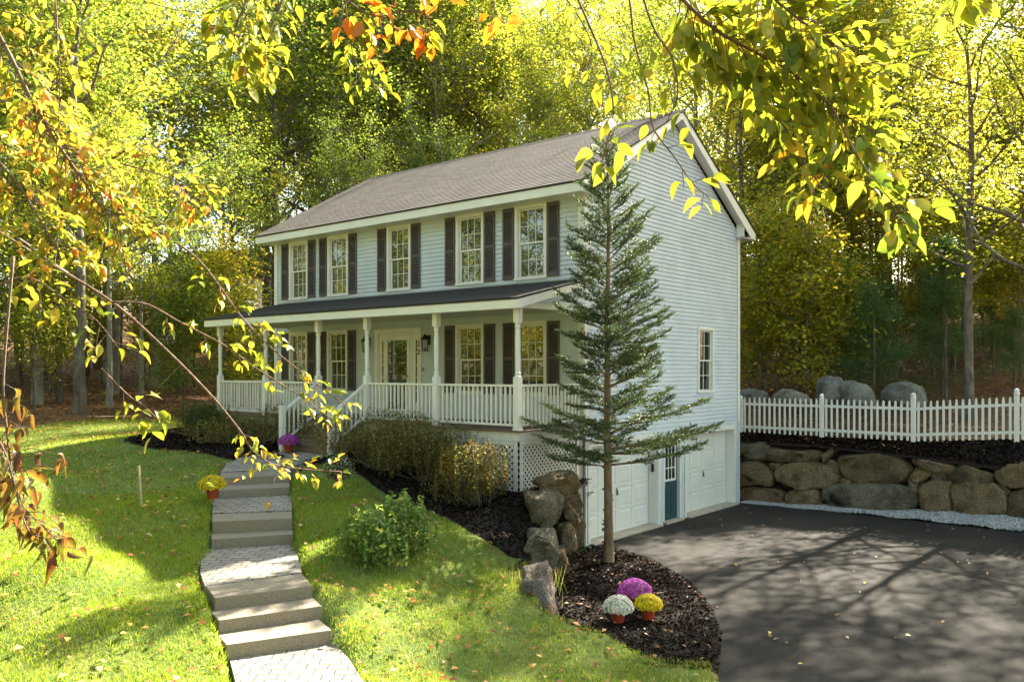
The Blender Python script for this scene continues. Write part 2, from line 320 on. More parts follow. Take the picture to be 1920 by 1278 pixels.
# driveway: one flat asphalt sheet
def flat_sheet(name, P, z, mat, kind='structure'):
    bm = bmesh.new(); vs = [bm.verts.new((x, y, z)) for x, y in P]; bm.faces.new(vs); bmesh.ops.triangulate(bm, faces=bm.faces)
    bmesh.ops.recalc_face_normals(bm, faces=bm.faces); me = bpy.data.meshes.new(name); bm.to_mesh(me); bm.free(); me.materials.append(mat)
    o = bpy.data.objects.new(name, me); COL.objects.link(o); o['kind'] = kind; return o
flat_sheet('driveway', DRIVE, 0.0, M['asphalt'])
def gravel_z(x, y): return -.02+.33*np.clip(y-7.85, 0, .5)/.5*np.clip(x/7, 0, 1.4)+.03*np.sin(x*5+y*9)*.4+rng.uniform(0, .02, np.shape(x))
grid_obj('gravel_strip', 0, 16, 7.3, 8.6, .06, lambda x, y: y > np.interp(x, [0, 3.5, 7.2, 16], [7.92, 8.02, 7.94, 7.7])-.06*np.sin(x*6)*.4, M['gravel'], gravel_z, smooth=False)

def bed(name, P, mat=None, h=.07, step=.07, zf=None):
    xs = [p[0] for p in P]; ys = [p[1] for p in P]; zf = zf or (lambda x, y: gz(x, y))
    def zz(x, y):
        d = edist(x, y, P)*np.where(inpoly(x, y, P), 1, -1)
        return zf(x, y)-.03+np.clip(d*.6, -.08, h)+rng.uniform(-.012, .012, np.shape(x))
    return grid_obj(name, min(xs)-.1, max(xs)+.1, min(ys)-.1, max(ys)+.1, step, lambda x, y: inpoly(x, y, P), mat or M['mulch'], zz)
MUL = [(.25, -.1), (.7, .08), (1.9, -.4), (3.3, -1.55), (4.35, -2.75), (5.1, -3.9), (5.5, -4.8), (5.7, -5.35), (5.1, -5.75), (4.2, -5.8), (3.4, -5.65), (2.7, -4.8), (1.8, -3.8), (1.1, -2.6), (.65, -1.5)]
MOUND = lambda x, y: .02+.10*np.exp(-((x-2.6)**2+(y+3)**2)/3.0)
bed('mulch_circle', MUL, zf=MOUND)
def low_z(x, y): return MOUND(x, y)+.04
P2 = [onZ(*q)[:2] for q in ((560, 858, 1.97), (640, 868, 1.86), (700, 893, 1.75), (800, 950, 1.35), (880, 985, 1.17), (950, 1015, 1.03), (990, 1022, .98))]
BEDR = [tuple(p) for p in P2] + [(1.2, -3.0), (.7, -1.8), (.4, -.3), (-4.4, -.3), (-4.4, -3.6)]
bed('mulch_bed', BEDR)
P3 = [onZ(*q)[:2] for q in ((225, 827, 2.05), (300, 835, 2.03), (400, 846, 2.0), (480, 856, 1.97), (540, 852, 1.97))]
BEDL = [tuple(p) for p in P3] + [(-6.3, -3.7), (-6.3, -.3), (-12.2, -.3), (-13.3, -2.5)]
bed('mulch_bed', BEDL)
BEDF = [(-1.5, 8.35), (-1.5, 11.2), (2, 11.0), (6, 10.8), (12, 10.9), (16, 10.8), (16, 8.35)]
bedf_z = lambda x, y: np.where(y < 9.0, np.interp(x, [0, 2, 4.5, 7, 12], [1.72, 1.74, 1.60, 1.42, 1.5])*(1-np.clip((y-8.35)/.6, 0, 1))+gz(x, np.maximum(y, 9.0))*np.clip((y-8.35)/.6, 0, 1), gz(x, np.maximum(y, 9.0)))
bed('mulch_bed', BEDF, step=.09, zf=bedf_z)

# ------------------------------------------------------------------ house
house = empty('house', (0, 0, 0), 0, 'pale blue grey clapboard house with brown roof, dark shutters and long white front porch', 'house')
WX, DY, EZ, PZ = 11.4, 7.9, 7.95, 10.2
LAPH = .1055
def siding(mb, u0, u1, z0, z1, toworld, holes=(), lim=None):
    """lap boards; toworld(u,z,out); holes (u0,u1,z0,z1); lim(z)->(umin,umax)"""
    k = 0; z = z0
    while z < z1-1e-6:
        zt = min(z+LAPH, z1); cuts = sorted({z, zt, *[h for H in holes for h in H[2:] if z < h < zt]})
        for a, b in zip(cuts, cuts[1:]):
            zm = (a+b)/2; segs = [(u0, u1)]
            for H in holes:
                if H[2] <= zm <= H[3]:
                    ns = []
                    for s0, s1 in segs:
                        if H[1] <= s0 or H[0] >= s1: ns.append((s0, s1)); continue
                        if H[0] > s0: ns.append((s0, H[0]))
                        if H[1] < s1: ns.append((H[1], s1))
                    segs = ns
            oa = .024*(1-(a-z)/LAPH)+.0; ob = .024*(1-(b-z)/LAPH)+.0
            for s0, s1 in segs:
                if lim: la = lim(a); lb = lim(b); q = (max(s0, la[0]), min(s1, la[1]), min(s1, lb[1]), max(s0, lb[0]))
                else: q = (s0, s1, s1, s0)
                if q[1]-q[0] < 1e-4: continue
                if q[2] < q[3]: q = (q[0], q[1], (q[2]+q[3])/2, (q[2]+q[3])/2)
                mb.poly([toworld(q[0], a, oa), toworld(q[1], a, oa), toworld(q[2], b, ob), toworld(q[3], b, ob)])
                if abs(a-z) < 1e-6: mb.poly([toworld(q[0], a, -.004), toworld(q[1], a, -.004), toworld(q[1], a, oa), toworld(q[0], a, oa)])
        z = zt
Ff = lambda u, z, o: (u, -o, z)
Fg = lambda u, z, o: (o, u, z)
Fl = lambda u, z, o: (-WX-o, u, z)
Fb = lambda u, z, o: (u, DY+o, z)
UPW = [(-10.69, -9.79), (-8.87, -7.96), (-6.36, -5.45), (-3.83, -2.92), (-1.94, -1.02)]
LOWW = [(-10.69, -9.81), (-8.89, -7.99), (-3.84, -2.92), (-1.93, -1.02)]
UZ = (5.94, 7.66); LZ = (3.26, 4.98)
FLOORZ = 2.66
fh = [(a+.06, b-.06, UZ[0]+.06, UZ[1]-.06) for a, b in UPW]+[(a+.06, b-.06, LZ[0]+.06, LZ[1]-.06) for a, b in LOWW]+[(-6.75, -5.12, FLOORZ, 4.86)]
mb = MB(); siding(mb, -WX, 0, 2.3, EZ-.25, Ff, fh); mb.build('front_wall', M['siding'], house, recalc=False)
glim = lambda z: (0, DY) if z <= EZ-.12 else ((z-EZ+.12)/(PZ-EZ+.12)*DY/2, DY-(z-EZ+.12)/(PZ-EZ+.12)*DY/2)
gh = [(.20, 3.20, 0, 2.17), (3.44, 4.36, 0, 2.12), (4.66, 7.60, 0, 2.17), (5.38, 6.20, 3.30, 4.96)]
mb = MB(); siding(mb, 0, DY, 0, PZ, Fg, gh, glim); mb.build('side_wall', M['siding'], house, recalc=False)
mb = MB(); siding(mb, 0, DY, 0.5, PZ, Fl, (), glim); mb.build('side_wall', M['siding'], house, recalc=False)
mb = MB(); siding(mb, -WX, 0, 0.5, EZ, Fb); mb.build('rear_wall', M['siding'], house, recalc=False)
# added solid dark core behind the skins (keeps light from leaking), set well inside
M['dark'] = paint('unlit_dark_fill', (.03, .03, .03), .9, .1)  # dark colour stands in for unlit space
mb = MB(); mb.box(-WX+.35, .35, .1, -.35, DY-.35, EZ-.1); mb.build('light_block_core', M['dark'], house)
# foundation
mb = MB(); mb.box(-WX+.05, .03, -.2, -.45, .28, 2.3); mb.box(-.30, -.20, -.3, -.025, 0.02, 2.45); mb.box(-.44, .03, -.3, -.02, .28, 2.3); mb.build('foundation', M['concrete'], house, bevel=.01)
# corner boards
def board(*boxes):
    m = MB()
    for b_ in boxes: m.box(*b_)
    m.build('corner_board', M['white'], house, bevel=.004)
z0, z1 = 2.5, EZ-.27
board((-.14, -.036, z0, .036, -.0205, z1), (.0205, -.0200, z0, .036, .11, z1), *[(k, -.041, 2.55, k+.012, -.0365, EZ-.3) for k in (-.115, -.09, -.065, -.04)])
board((-WX-.036, -.036, z0, -WX+.12, -.0205, z1), (-WX-.036, -.02, z0, -WX-.0205, .12, z1))
board((.0205, DY-.12, 2.35, .036, DY+.036, EZ-.2), (-.12, DY+.0205, .1, .020, DY+.036, EZ-.2))
board((.0205, 0.02, -.02, .032, .07, 2.499)); board((.0205, DY-.03, -.02, .032, DY+.03, 2.345))

# roof
OH = .52; RK = .30; YM = DY/2
sl_p = (10.40-7.90)/(YM+OH)
def slope_strips(mb, uv, x0, x1, ya, za, yb, zb, rows, lip=.010, xin=0):
    """courses of shingles rising from eave (ya,za) to (yb,zb)"""
    A = Vector((0, ya, za)); B = Vector((0, yb, zb)); D = B-A; L = D.length; D.normalize(); n = Vector((0, -D.z, D.y)); n = n if n.z > 0 else -n
    h = L/rows
    for r in range(rows):
        a = A+D*h*r+n*lip; b = A+D*h*(r+1)+n*.001; c = A+D*h*r+n*.0
        mb.poly([(x0, a.y, a.z), (x1, a.y, a.z), (x1, b.y, b.z), (x0, b.y, b.z)]); uv += [(x0, r*.135+.002), (x1, r*.135+.002), (x1, r*.135+.133), (x0, r*.135+.133)]
        mb.poly([(x0, c.y, c.z), (x1, c.y, c.z), (x1, a.y, a.z), (x0, a.y, a.z)]); uv += [(x0, r*.135), (x1, r*.135), (x1, r*.135+.001), (x0, r*.135+.001)]
def build_uv(mb, uv, name, mat, parent):
    o = mb.build(name, mat, parent, recalc=False); l = o.data.uv_layers.new(name='UVMap'); l.data.foreach_set('uv', np.array(uv, np.float32).ravel()); return o
XA, XB = -WX-RK, RK
mb = MB(); uv = []; slope_strips(mb, uv, XA-.02, XB+.02, -OH-.03, 7.895, YM, 10.42, 38)
slope_strips(mb, uv, XA-.02, XB+.02, DY+OH+.03, 7.895, YM, 10.42, 38)
roof = build_uv(mb, uv, 'roof', M['shingle'], house)
mb = MB(); mb.prism([(XA-.02, YM-.14, 10.355), (XA-.02, YM, 10.445), (XA-.02, YM+.14, 10.355)], (XB-XA+.04, 0, 0)); mb.build('ridge_cap', M['shingle_dark'], roof)
# roof deck, black drip edge, fascia, rake boards and boxed eaves
mb = MB()
for s in (0, 1):
    Y = (lambda y: y) if s == 0 else (lambda y: DY-y)
    mb.prism([(XA-.01, Y(-OH-.02), 7.885), (XA-.01, Y(YM), 10.41), (XA-.01, Y(YM), 10.385), (XA-.01, Y(-OH-.02), 7.86)], (XB-XA+.02, 0, 0))
mb.build('drip_edge', M['drip'], roof)
mb = MB()
for s in (0, 1):
    Y = (lambda y: y) if s == 0 else (lambda y: DY-y)
    mb.prism([(XA, Y(-OH), 7.858), (XA, Y(-OH+.03), 7.872), (XA, Y(-OH+.03), 7.665), (XA, Y(-OH), 7.665)], (XB-XA, 0, 0))     # fascia
    mb.box(XA+.002, min(Y(-OH+.032), Y(-.003)), 7.68, XB-.002, max(Y(-OH+.032), Y(-.003)), 7.70)                                # soffit
    for xa, xb in ((XB-.028, XB-.002), (XA+.002, XA+.028)):
        mb.prism([(xa, Y(-OH+.031), 7.872), (xa, Y(YM-.001), 10.378), (xa, Y(YM-.001), 10.205), (xa, Y(-OH+.24), 7.665), (xa, Y(-OH+.031), 7.665)], (xb-xa, 0, 0))
    for xa, xb in ((.022, XB-.03), (XA+.03, -WX-.022)):    # rake soffit
        mb.prism([(xa, Y(-.02), 8.03-.06), (xa, Y(YM-.002), 10.255), (xa, Y(YM-.002), 10.235), (xa, Y(-.02), 8.03-.08)], (xb-xa, 0, 0))
    for xa, xb in ((.0375, XB-.03), (XA+.03, -WX-.0375)):   # cornice return
        mb.box(xa, min(Y(-OH+.032), Y(.22)), 7.665, xb, max(Y(-OH+.032), Y(.22)), 7.678)
        mb.prism([(xa, Y(.20), 7.70), (xa, Y(.20), 8.10), (xa, Y(.22), 8.11), (xa, Y(.22), 7.70)], (xb-xa, 0, 0))
mb.build('eave_trim', M['white'], house)
mb = MB(); mb.box(-WX-.02, -.045, 7.665-.0, .02, -.022, 7.679)
mb.build('frieze_board', M['white'], house, bevel=.004)

# windows
def window(parent, a, b, z0, z1, T, muntins=(3, 2), casing=.075, tag_=None):
    w = MB()
    def bx(mb, u0, u1, v0, v1, o0, o1):
        p = [T(u, v, o) for o in (o0, o1) for v in (v0, v1) for u in (u0, u1)]
        xs, ys, zs = zip(*p); mb.box(min(xs), min(ys), min(zs), max(xs), max(ys), max(zs))
    c = casing
    bx(w, a, a+c, z0+.05, z1, .0, .040); bx(w, b-c, b, z0+.05, z1, 0, .040); bx(w, a+c, b-c, z1-c, z1, 0, .038); bx(w, a-.02, b+.02, z0, z0+.05, 0, .055)
    # jamb returns
    bx(w, a+c, a+c+.012, z0+.05, z1-c, -.09, .02); bx(w, b-c-.012, b-c, z0+.05, z1-c, -.09, .02)
    fr = w.build('window', M['white'], parent, bevel=.003)
    ia, ib, iz0, iz1 = a+c+.012, b-c-.012, z0+.05, z1-c; mid = (iz0+iz1)/2; s = .038
    m = MB()
    for (v0, v1, o) in ((iz0, mid+.02, -.045), (mid-.02, iz1, -.020)):
        bx(m, ia, ia+s, v0, v1, o-.03, o); bx(m, ib-s, ib, v0, v1, o-.03, o); bx(m, ia+s, ib-s, v0, v0+s, o-.03, o-.001); bx(m, ia+s, ib-s, v1-s, v1, o-.03, o-.001)
        n, k = muntins
        for i in range(1, n): u = ia+s+(ib-ia-2*s)*i/n; bx(m, u-.008, u+.008, v0+s, v1-s, o-.022, o-.006)
        for i in range(1, k): v = v0+s+(v1-v0-2*s)*i/k; bx(m, ia+s, ib-s, v-.008, v+.008, o-.021, o-.007)
    m.build('sash', M['white'], fr)
    g = MB()
    for (v0, v1, o) in ((iz0+s, mid+.02-s, -.065), (mid-.02+s, iz1-s, -.040)):
        g.poly([T(ia+s, v0, o), T(ib-s, v0, o), T(ib-s, v1, o), T(ia+s, v1, o)])
    g.build('pane', M['glass'], fr, recalc=False)
    return fr
for a, b in UPW: window(house, a, b, *UZ, Ff)
for a, b in LOWW: window(house, a, b, *LZ, Ff)
window(house, 5.31, 6.26, 3.24, 5.02, Fg, (2, 2), .08)
def shutter(a, b, z0, z1):
    m = MB(); y0 = -.024; y1 = -.050
    m.box(a, y1, z0, a+.045, y0, z1); m.box(b-.045, y1, z0, b, y0, z1)
    mid = z0+(z1-z0)*.5
    for v0, v1 in ((z0, z0+.09), (mid-.035, mid+.035), (z1-.09, z1)): m.box(a+.045, y1+.002, v0, b-.045, y0, v1)
    for v0, v1 in ((z0+.09, mid-.035), (mid+.035, z1-.09)):
        n = int((v1-v0)/.036); h = (v1-v0)/n
        for i in range(n): q = v0+h*i; m.prism([(a+.045, y0, q+h*.95), (a+.045, y0+.004, q+h*.75), (a+.045, y1+.004, q), (a+.045, y1+.003, q+h*.25)], (b-a-.09, 0, 0))
    m.box(a+.04, y0+.001, z0+.02, b-.04, y0+.006, z1-.02)
    m.build('shutter', M['shutter'], house)
for a, b in UPW: shutter(a-.365, a-.035, UZ[0]+.03, UZ[1]-.02); shutter(b+.035, b+.365, UZ[0]+.03, UZ[1]-.02)
for a, b in LOWW: shutter(a-.365, a-.035, LZ[0]+.03, LZ[1]-.02); shutter(b+.035, b+.365, LZ[0]+.03, LZ[1]-.02)

# front door with side lights
door = MB(); z0 = FLOORZ+.02; zt = 4.95
door.box(-6.82, -.060, z0, -6.68, 0, zt-.13); door.box(-5.18, -.060, z0, -5.04, 0, zt-.13); door.box(-6.84, -.066, zt-.13, -5.02, 0, zt); door.box(-6.68, -.012, z0, -6.49, .10, zt-.131)
for a in (-6.49, -5.46): door.box(a, -.03, z0, a+.07, .1, zt-.131)
door.box(-5.39, -.012, z0, -5.18, .10, zt-.131); door.box(-6.42, -.02, zt-.19, -5.46, .09, zt-.131)
fd = door.build('front_door', M['white'], house, bevel=.004)
s = MB()
sx0, sx1, sz1 = -6.415, -5.465, zt-.195
s.box(sx0, -.05, z0, sx0+.10, -.012, sz1); s.box(sx1-.10, -.05, z0, sx1, -.012, sz1); s.box(sx0+.1, -.049, sz1-.11, sx1-.1, -.013, sz1); s.box(sx0+.1, -.049, z0, sx1-.1, -.013, z0+.16)
s.build('storm_door', M['white'], fd, bevel=.004)
MB().poly([(sx0+.1, -.03, z0+.16), (sx1-.1, -.03, z0+.16), (sx1-.1, -.03, sz1-.11), (sx0+.1, -.03, sz1-.11)]).build('pane', M['doorglass'], fd, recalc=False)
s = MB(); s.box(sx1-.075, -.10, 3.68, sx1-.045, -.05, 3.72); s.box(sx1-.075, -.12, 3.60, sx1-.05, -.09, 3.74); s.build('handle', M['brass'], fd, bevel=.004)
for a in (-6.56, -5.27):
    s = MB(); g = MB()
    s.box(a-.02, -.02, 3.0, a-.0, -.0125, 4.66); s.box(a+.06, -.02, 3.0, a+.08, -.0125, 4.66)
    for q in np.linspace(3.0, 4.64, 6): s.box(a, -.0195, q, a+.06, -.0125, q+.02)
    g.poly([(a, -.0135, 3.02), (a+.06, -.0135, 3.02), (a+.06, -.0135, 4.64), (a, -.0135, 4.64)])
    s.build('side_light', M['white'], fd); g.build('side_pane', M['glass'], fd, recalc=False)
# house number 22, one digit above the other
def text_mesh(txt, size, mat, parent, loc, rot, name):
    c = bpy.data.curves.new('txt', 'FONT'); c.body = txt; c.size = size; c.extrude = .006; c.align_x = 'CENTER'
    to = bpy.data.objects.new('txt', c); COL.objects.link(to); me = bpy.data.meshes.new_from_object(to.evaluated_get(bpy.context.evaluated_depsgraph_get())); bpy.data.objects.remove(to)
    me.materials.clear(); me.materials.append(mat); o = bpy.data.objects.new(name, me); COL.objects.link(o); o.parent = parent; o.location = loc; o.rotation_euler = rot; return o
for z in (4.46, 4.26): text_mesh('2', .21, M['black'], house, (-5.11, -.068, z), (R_(90), 0, 0), 'house_number')
MB().box(-5.0, -.045, 3.83, -4.96, -.018, 3.92).build('door_bell', M['brass'], house, bevel=.006)
def lantern(x, z):
    m = MB(); m.box(x-.05, -.035, z-.12, x+.05, -.018, z+.13); m.bar((x, -.035, z+.08), (x, -.12, z+.10), .03, .03)
    y = -.16; m.tube([(x, y, z+.02), (x, y, z+.10), (x, y, z+.15)], [.12, .05, .02], 6)
    m.tube([(x, y, z+.005), (x, y, z+.02)], [.12, .12], 6)
    for k in range(6): a = k*math.pi/3; m.bar((x+.10*math.cos(a), y+.10*math.sin(a), z), (x+.065*math.cos(a), y+.065*math.sin(a), z-.27), .012, .012)
    m.tube([(x, y, z-.27), (x, y, z-.285)], [.075, .075], 6); m.tube([(x, y, z-.27), (x, y, z-.20)], [.018, .018], 8)
    o = m.build('wall_lantern', M['black'], house); return o
lantern(-7.08, 4.62); lantern(-4.78, 4.62)

# porch
PY = -2.27; PXL, PXR = -10.75, -.03
fl = MB(); fl.box(PXL-.12, PY-.12, FLOORZ-.035, PXR+.12, -.03, FLOORZ); pf = fl.build('porch_floor', M['deck'], house, bevel=.006)
b = MB(); b.box(PXL-.06, PY-.06, FLOORZ-.22, PXR+.06, PY-.03, FLOORZ-.036); b.box(PXR+.03, PY-.029, FLOORZ-.22, PXR+.06, -.21, FLOORZ-.036); b.box(PXL-.06, PY-.029, FLOORZ-.22, PXL-.03, -.03, FLOORZ-.036); b.build('rim_board', M['white_dirty'], pf)
POSTS = [-10.75, -8.58, -6.36, -4.55, -2.29, -.03]
ZT = 5.10
prof = [(.064, .0), (.064, .01), (.050, .03), (.060, .06), (.060, .08), (.042, .11), (.046, .2), (.056, .75), (.044, .96), (.044, .98), (.060, 1.0), (.060, 1.03), (.048, 1.05), (.063, 1.09), (.064, 1.10)]
def post(x, y):
    m = MB(); m.box(x-.066, y-.066, FLOORZ+.001, x+.066, y+.066, 3.72); m.box(x-.066, y-.066, 4.80, x+.066, y+.066, ZT)
    m.lathe(x, y, [(r, 3.72+z*1.08/1.10) for r, z in prof], 16); m.box(x-.075, y-.075, FLOORZ+.0005, x+.075, y+.075, FLOORZ+.03)
    o = m.build('porch_post', M['white'], house)
    for p in o.data.polygons: p.use_smooth = False
for x in POSTS: post(x, PY)
def railing(p, q, name='railing', zt=FLOORZ+.885, zb=FLOORZ+.10, sp=.125, par=house):
    p = Vector(p); q = Vector(q); L = (q-p).length; m = MB(); m.bar(p+Vector((0, 0, zt)), q+Vector((0, 0, zt)), .075, .045); m.bar(p+Vector((0, 0, zb)), q+Vector((0, 0, zb)), .05, .045)
    n = max(1, round(L/sp))
    for i in range(1, n): c = p.lerp(q, i/n); m.box(c.x-.017, c.y-.017, c.z+zb+.02, c.x+.017, c.y+.017, c.z+zt-.021)
    return m.build(name, M['white'], par)
for i in (0, 1, 3, 4): railing((POSTS[i]+.068, PY, 0), (POSTS[i+1]-.068, PY, 0))
railing((PXR, PY+.068, 0), (PXR, -.05, 0)); railing((PXL, PY+.068, 0), (PXL, -.05, 0))
# porch beam, ceiling, roof
m = MB(); m.box(PXL-.08, PY-.08, ZT, PXR+.08, PY+.06, ZT+.12); m.box(PXR-.06, PY+.062, ZT, PXR+.08, -.05, ZT+.12); m.box(PXL-.08, PY+.062, ZT, PXL+.06, -.05, ZT+.12); m.build('porch_beam', M['white'], house, bevel=.004)
MB().box(PXL+.062, PY+.062, ZT+.055, PXR-.062, -.05, ZT+.075).build('porch_ceiling', M['ceiling'], house)
YE = PY-.33; XL, XR = PXL-.28, PXR+.26
def pz(y): return 5.265+(y-YE)/(0-YE)*(5.86-5.265)
mb = MB(); uv = []; slope_strips(mb, uv, XL-.015, XR+.015, YE-.03, 5.262, -.022, 5.858, 19, .009); pr = build_uv(mb, uv, 'porch_roof', M['shingle_dark'], house)
m = MB(); m.prism([(XL-.005, YE-.02, 5.253), (XL-.005, -.022, 5.848), (XL-.005, -.022, 5.825), (XL-.005, YE-.02, 5.232)], (XR-XL+.01, 0, 0)); m.build('drip_edge', M['drip'], pr)
m = MB(); m.box(XL, YE, 5.06, XR, YE+.03, 5.228); m.box(XL+.03, YE+.031, 5.061, XR-.03, PY-.082, 5.08)
for xa in (XR-.027, XL+.002): m.prism([(xa, YE+.031, 5.232), (xa, -.05, 5.819), (xa, -.05, 5.68), (xa, YE+.031, 5.061)], (.025, 0, 0))
m.prism([(XR-.03, YE+.031, 5.20), (XR-.03, -.05, 5.78), (XR-.03, -.05, 5.77), (XR-.03, YE+.031, 5.19)], (-.20, 0, 0))
m.build('fascia', M['white'], pr)
m = MB()
Fpg = lambda u, z, o: (PXR+.055+o, u, z); lim = lambda z: (PY+(z-5.22)/(5.80-5.22)*(-PY)-.1, -.04)
siding(m, PY-.05, -.04, 5.222, 5.80, Fpg, (), lim); m.build('gable_siding', M['siding'], pr, recalc=False)
# lattice skirt
def lattice(p, q, zb_p, zb_q, ztop, nrm, name='lattice_skirt', gapbox=True):
    p = Vector(p); q = Vector(q); L = (q-p).length; d = (q-p)/L; m = MB(); n = Vector(nrm)
    def P(u, v, o): return p+d*u+Vector((0, 0, v))+n*o
    zb = lambda u: zb_p+(zb_q-zb_p)*u/L
    sp = .125; w = .038
    for sgn, o in ((1, .003), (-1, .011)):
        k = -ztop*2
        c = -6.0
        while c < L+6:
            # line v = ztop - (u-c)*sgn ; clip numerically
            best = []
            for i in range(161):
                u = L*i/160; v = ztop-(u-c)*sgn
                if zb(u) <= v <= ztop: best.append((u, v))
            if len(best) > 1:
                (u0, v0), (u1, v1) = best[0], best[-1]; dx = Vector((u1-u0, v1-v0)).normalized(); nx = Vector((-dx.y, dx.x))*w/2
                m.prism([P(u0+nx.x, v0+nx.y, o), P(u1+nx.x, v1+nx.y, o), P(u1-nx.x, v1-nx.y, o), P(u0-nx.x, v0-nx.y, o)], n*.007)
            c += sp
    for u0, u1 in ((0, .09), (L-.09, L)):
        m.prism([P(u0, zb(u0)-.1, .019), P(u1, zb(u1)-.1, .019), P(u1, ztop, .019), P(u0, ztop, .019)], n*.014)
    m.prism([P(.09, ztop-.07, .019), P(L-.09, ztop-.07, .019), P(L-.09, ztop, .019), P(.09, ztop, .019)], n*.013)
    return m.build(name, M['white_dirty'], house)
zt2 = FLOORZ-.225
lattice((-4.4, PY-.02, 0), (PXR+.03, PY-.02, 0), 1.80, 1.36, zt2, (0, -1, 0)); lattice((PXR+.03, PY, 0), (PXR+.03, -.24, 0), 1.36, 1.45, zt2, (1, 0, 0)); lattice((PXL, PY-.02, 0), (-6.5, PY-.02, 0), 2.0, 1.9, zt2, (0, -1, 0))
MB().box(PXL+.3, PY+.5, 1.2, PXR-.35, -.05, FLOORZ-.05).build('porch_shade_fill', M['dark'], house)  # solid dark block stands in for the shade under the porch
# steps
st = MB(); X0, X1 = -6.30, -4.62; TR = .29; RI = (FLOORZ-1.97)/4
for i in range(1, 4):
    z = FLOORZ-RI*i; y = PY-.12-TR*(i-1); st.box(X0, y-TR-.02, z-.035, X1, y+.0-.001, z); st.box(X0+.02, y-TR, z-RI-.0, X1-.02, y-TR+.02, z-.036)
st.box(X0+.02, PY-.119, FLOORZ-RI, X1-.02, PY-.10, FLOORZ-.04)
for x in (X0-.002, X1-.038): st.prism([(x, PY-.10, FLOORZ-.05), (x, PY-.10, 1.85), (x, PY-.14-3*TR, 1.85), (x, PY-.14-3*TR, 2.02)], (.04, 0, 0))
stp = st.build('porch_steps', M['deck'], house)
def stair_rail(x):
    yb = PY-.12-3*TR-.06; zb = 1.93; m = MB(); m.box(x-.06, yb-.06, zb-.05, x+.06, yb+.06, 2.98); m.box(x-.07, yb-.07, 2.981, x+.07, yb+.07, 3.0); m.prism([(x-.06, yb-.06, 3.0), (x+.06, yb-.06, 3.0), (x+.06, yb+.06, 3.0), (x-.06, yb+.06, 3.0)], (0, 0, .02))
    a = Vector((x, yb+.06, 2.90)); b_ = Vector((x, PY-.067, FLOORZ+.86)); m.bar(a, b_, .075, .045)
    c = Vector((x, yb+.06, 2.18)); d = Vector((x, PY-.067, FLOORZ+.13)); m.bar(c, d, .05, .045)
    for i in range(1, 7): p = c.lerp(d, i/7); q = a.lerp(b_, i/7); m.box(x-.017, p.y-.017, p.z+.02, x+.017, p.y+.017, q.z-.02)
    m.build('stair_railing', M['white'], house)
stair_rail(-6.36); stair_rail(-4.55)

# garage level
def garage(y0, y1, zt):
    T = MB(); xr = -.24
    T.box(xr, y0, 0.0, .026, y0+.015, zt); T.box(xr, y1-.015, 0, .026, y1, zt); T.box(xr, y0+.015, zt-.015, .026, y1-.015, zt)
    T.box(.0205, y0-.09, 0, .034, y0-.001, zt+.14); T.box(.0205, y1+.001, 0, .034, y1+.05, zt+.14); T.box(.0206, y0-.001, zt+.001, .0335, y1+.001, zt+.14)
    fr = T.build('garage_door_frame', M['white'], house, bevel=.003)
    a, b_, t = y0+.02, y1-.02, zt+.02
    D = MB(); D.box(xr-.06, a, .035, xr-.012, b_, t)
    rows, cols = 4, 4; hh = (t-.035)/rows; ww = (b_-a)/cols
    for r in range(rows):
        zz = .035+hh*r; D.box(xr-.012, a, zz+.004, xr-.002, b_, zz+.030); D.box(xr-.012, a, zz+hh-.030, xr-.002, b_, zz+hh-.004)
        for c in range(cols+1): yy = a+ww*c; D.box(xr-.012, max(a, yy-.055), zz+.030, xr-.0025, min(b_, yy+.055), zz+hh-.030)
        for c in range(cols):
            u0, u1 = a+ww*c+.085, a+ww*(c+1)-.085; v0, v1 = zz+.07, zz+hh-.07; i = .03
            n = len(D.v); D.v += [(xr-.0118, u0, v0), (xr-.0118, u1, v0), (xr-.0118, u1, v1), (xr-.0118, u0, v1), (xr-.003, u0+i, v0+i), (xr-.003, u1-i, v0+i), (xr-.003, u1-i, v1-i), (xr-.003, u0+i, v1-i)]
            D.f += [(n+4, n+5, n+6, n+7)]+[(n+k, n+(k+1) % 4, n+4+(k+1) % 4, n+4+k) for k in range(4)]
    g = D.build('garage_door', M['garage'], house, recalc=False)
    ym = (y0+y1)/2; h = MB(); h.box(xr-.002, ym-.012, .90, xr+.012, ym+.012, 1.08); h.bar((xr+.02, ym, 1.02), (xr+.02, ym+.03, .90), .012, .012); h.build('handle', M['black'], g)
    s_ = MB(); s_.box(xr-.1, y0-.02, -.2, .16, y1+.02, .034); s_.build('sill', M['concrete'], house)
garage(.20, 3.20, 2.17); garage(4.66, 7.60, 2.17)
e = MB(); e.box(-.1, 3.44, .05, .034, 3.50, 2.12); e.box(-.1, 4.30, .05, .034, 4.36, 2.12); e.box(-.1, 3.50, 2.06, .0335, 4.30, 2.12); e.build('entry_door_frame', M['white'], house, bevel=.003)
e = MB(); e.box(-.10, 3.505, .06, -.05, 4.295, 2.055)
for u0, u1 in ((3.60, 3.86), (3.94, 4.20)): e.box(-.05, u0, .20, -.044, u1, .92); e.box(-.044, u0+.04, .24, -.038, u1-.04, .88)
ed = e.build('entry_door', M['teal'], house, bevel=.004)
e = MB(); a, b_, v0, v1 = 3.60, 4.20, 1.03, 1.99
e.box(-.05, a, v0, -.030, a+.05, v1); e.box(-.05, b_-.05, v0, -.030, b_, v1); e.box(-.05, a+.05, v0, -.031, b_-.05, v0+.05); e.box(-.05, a+.05, v1-.05, -.031, b_-.05, v1)
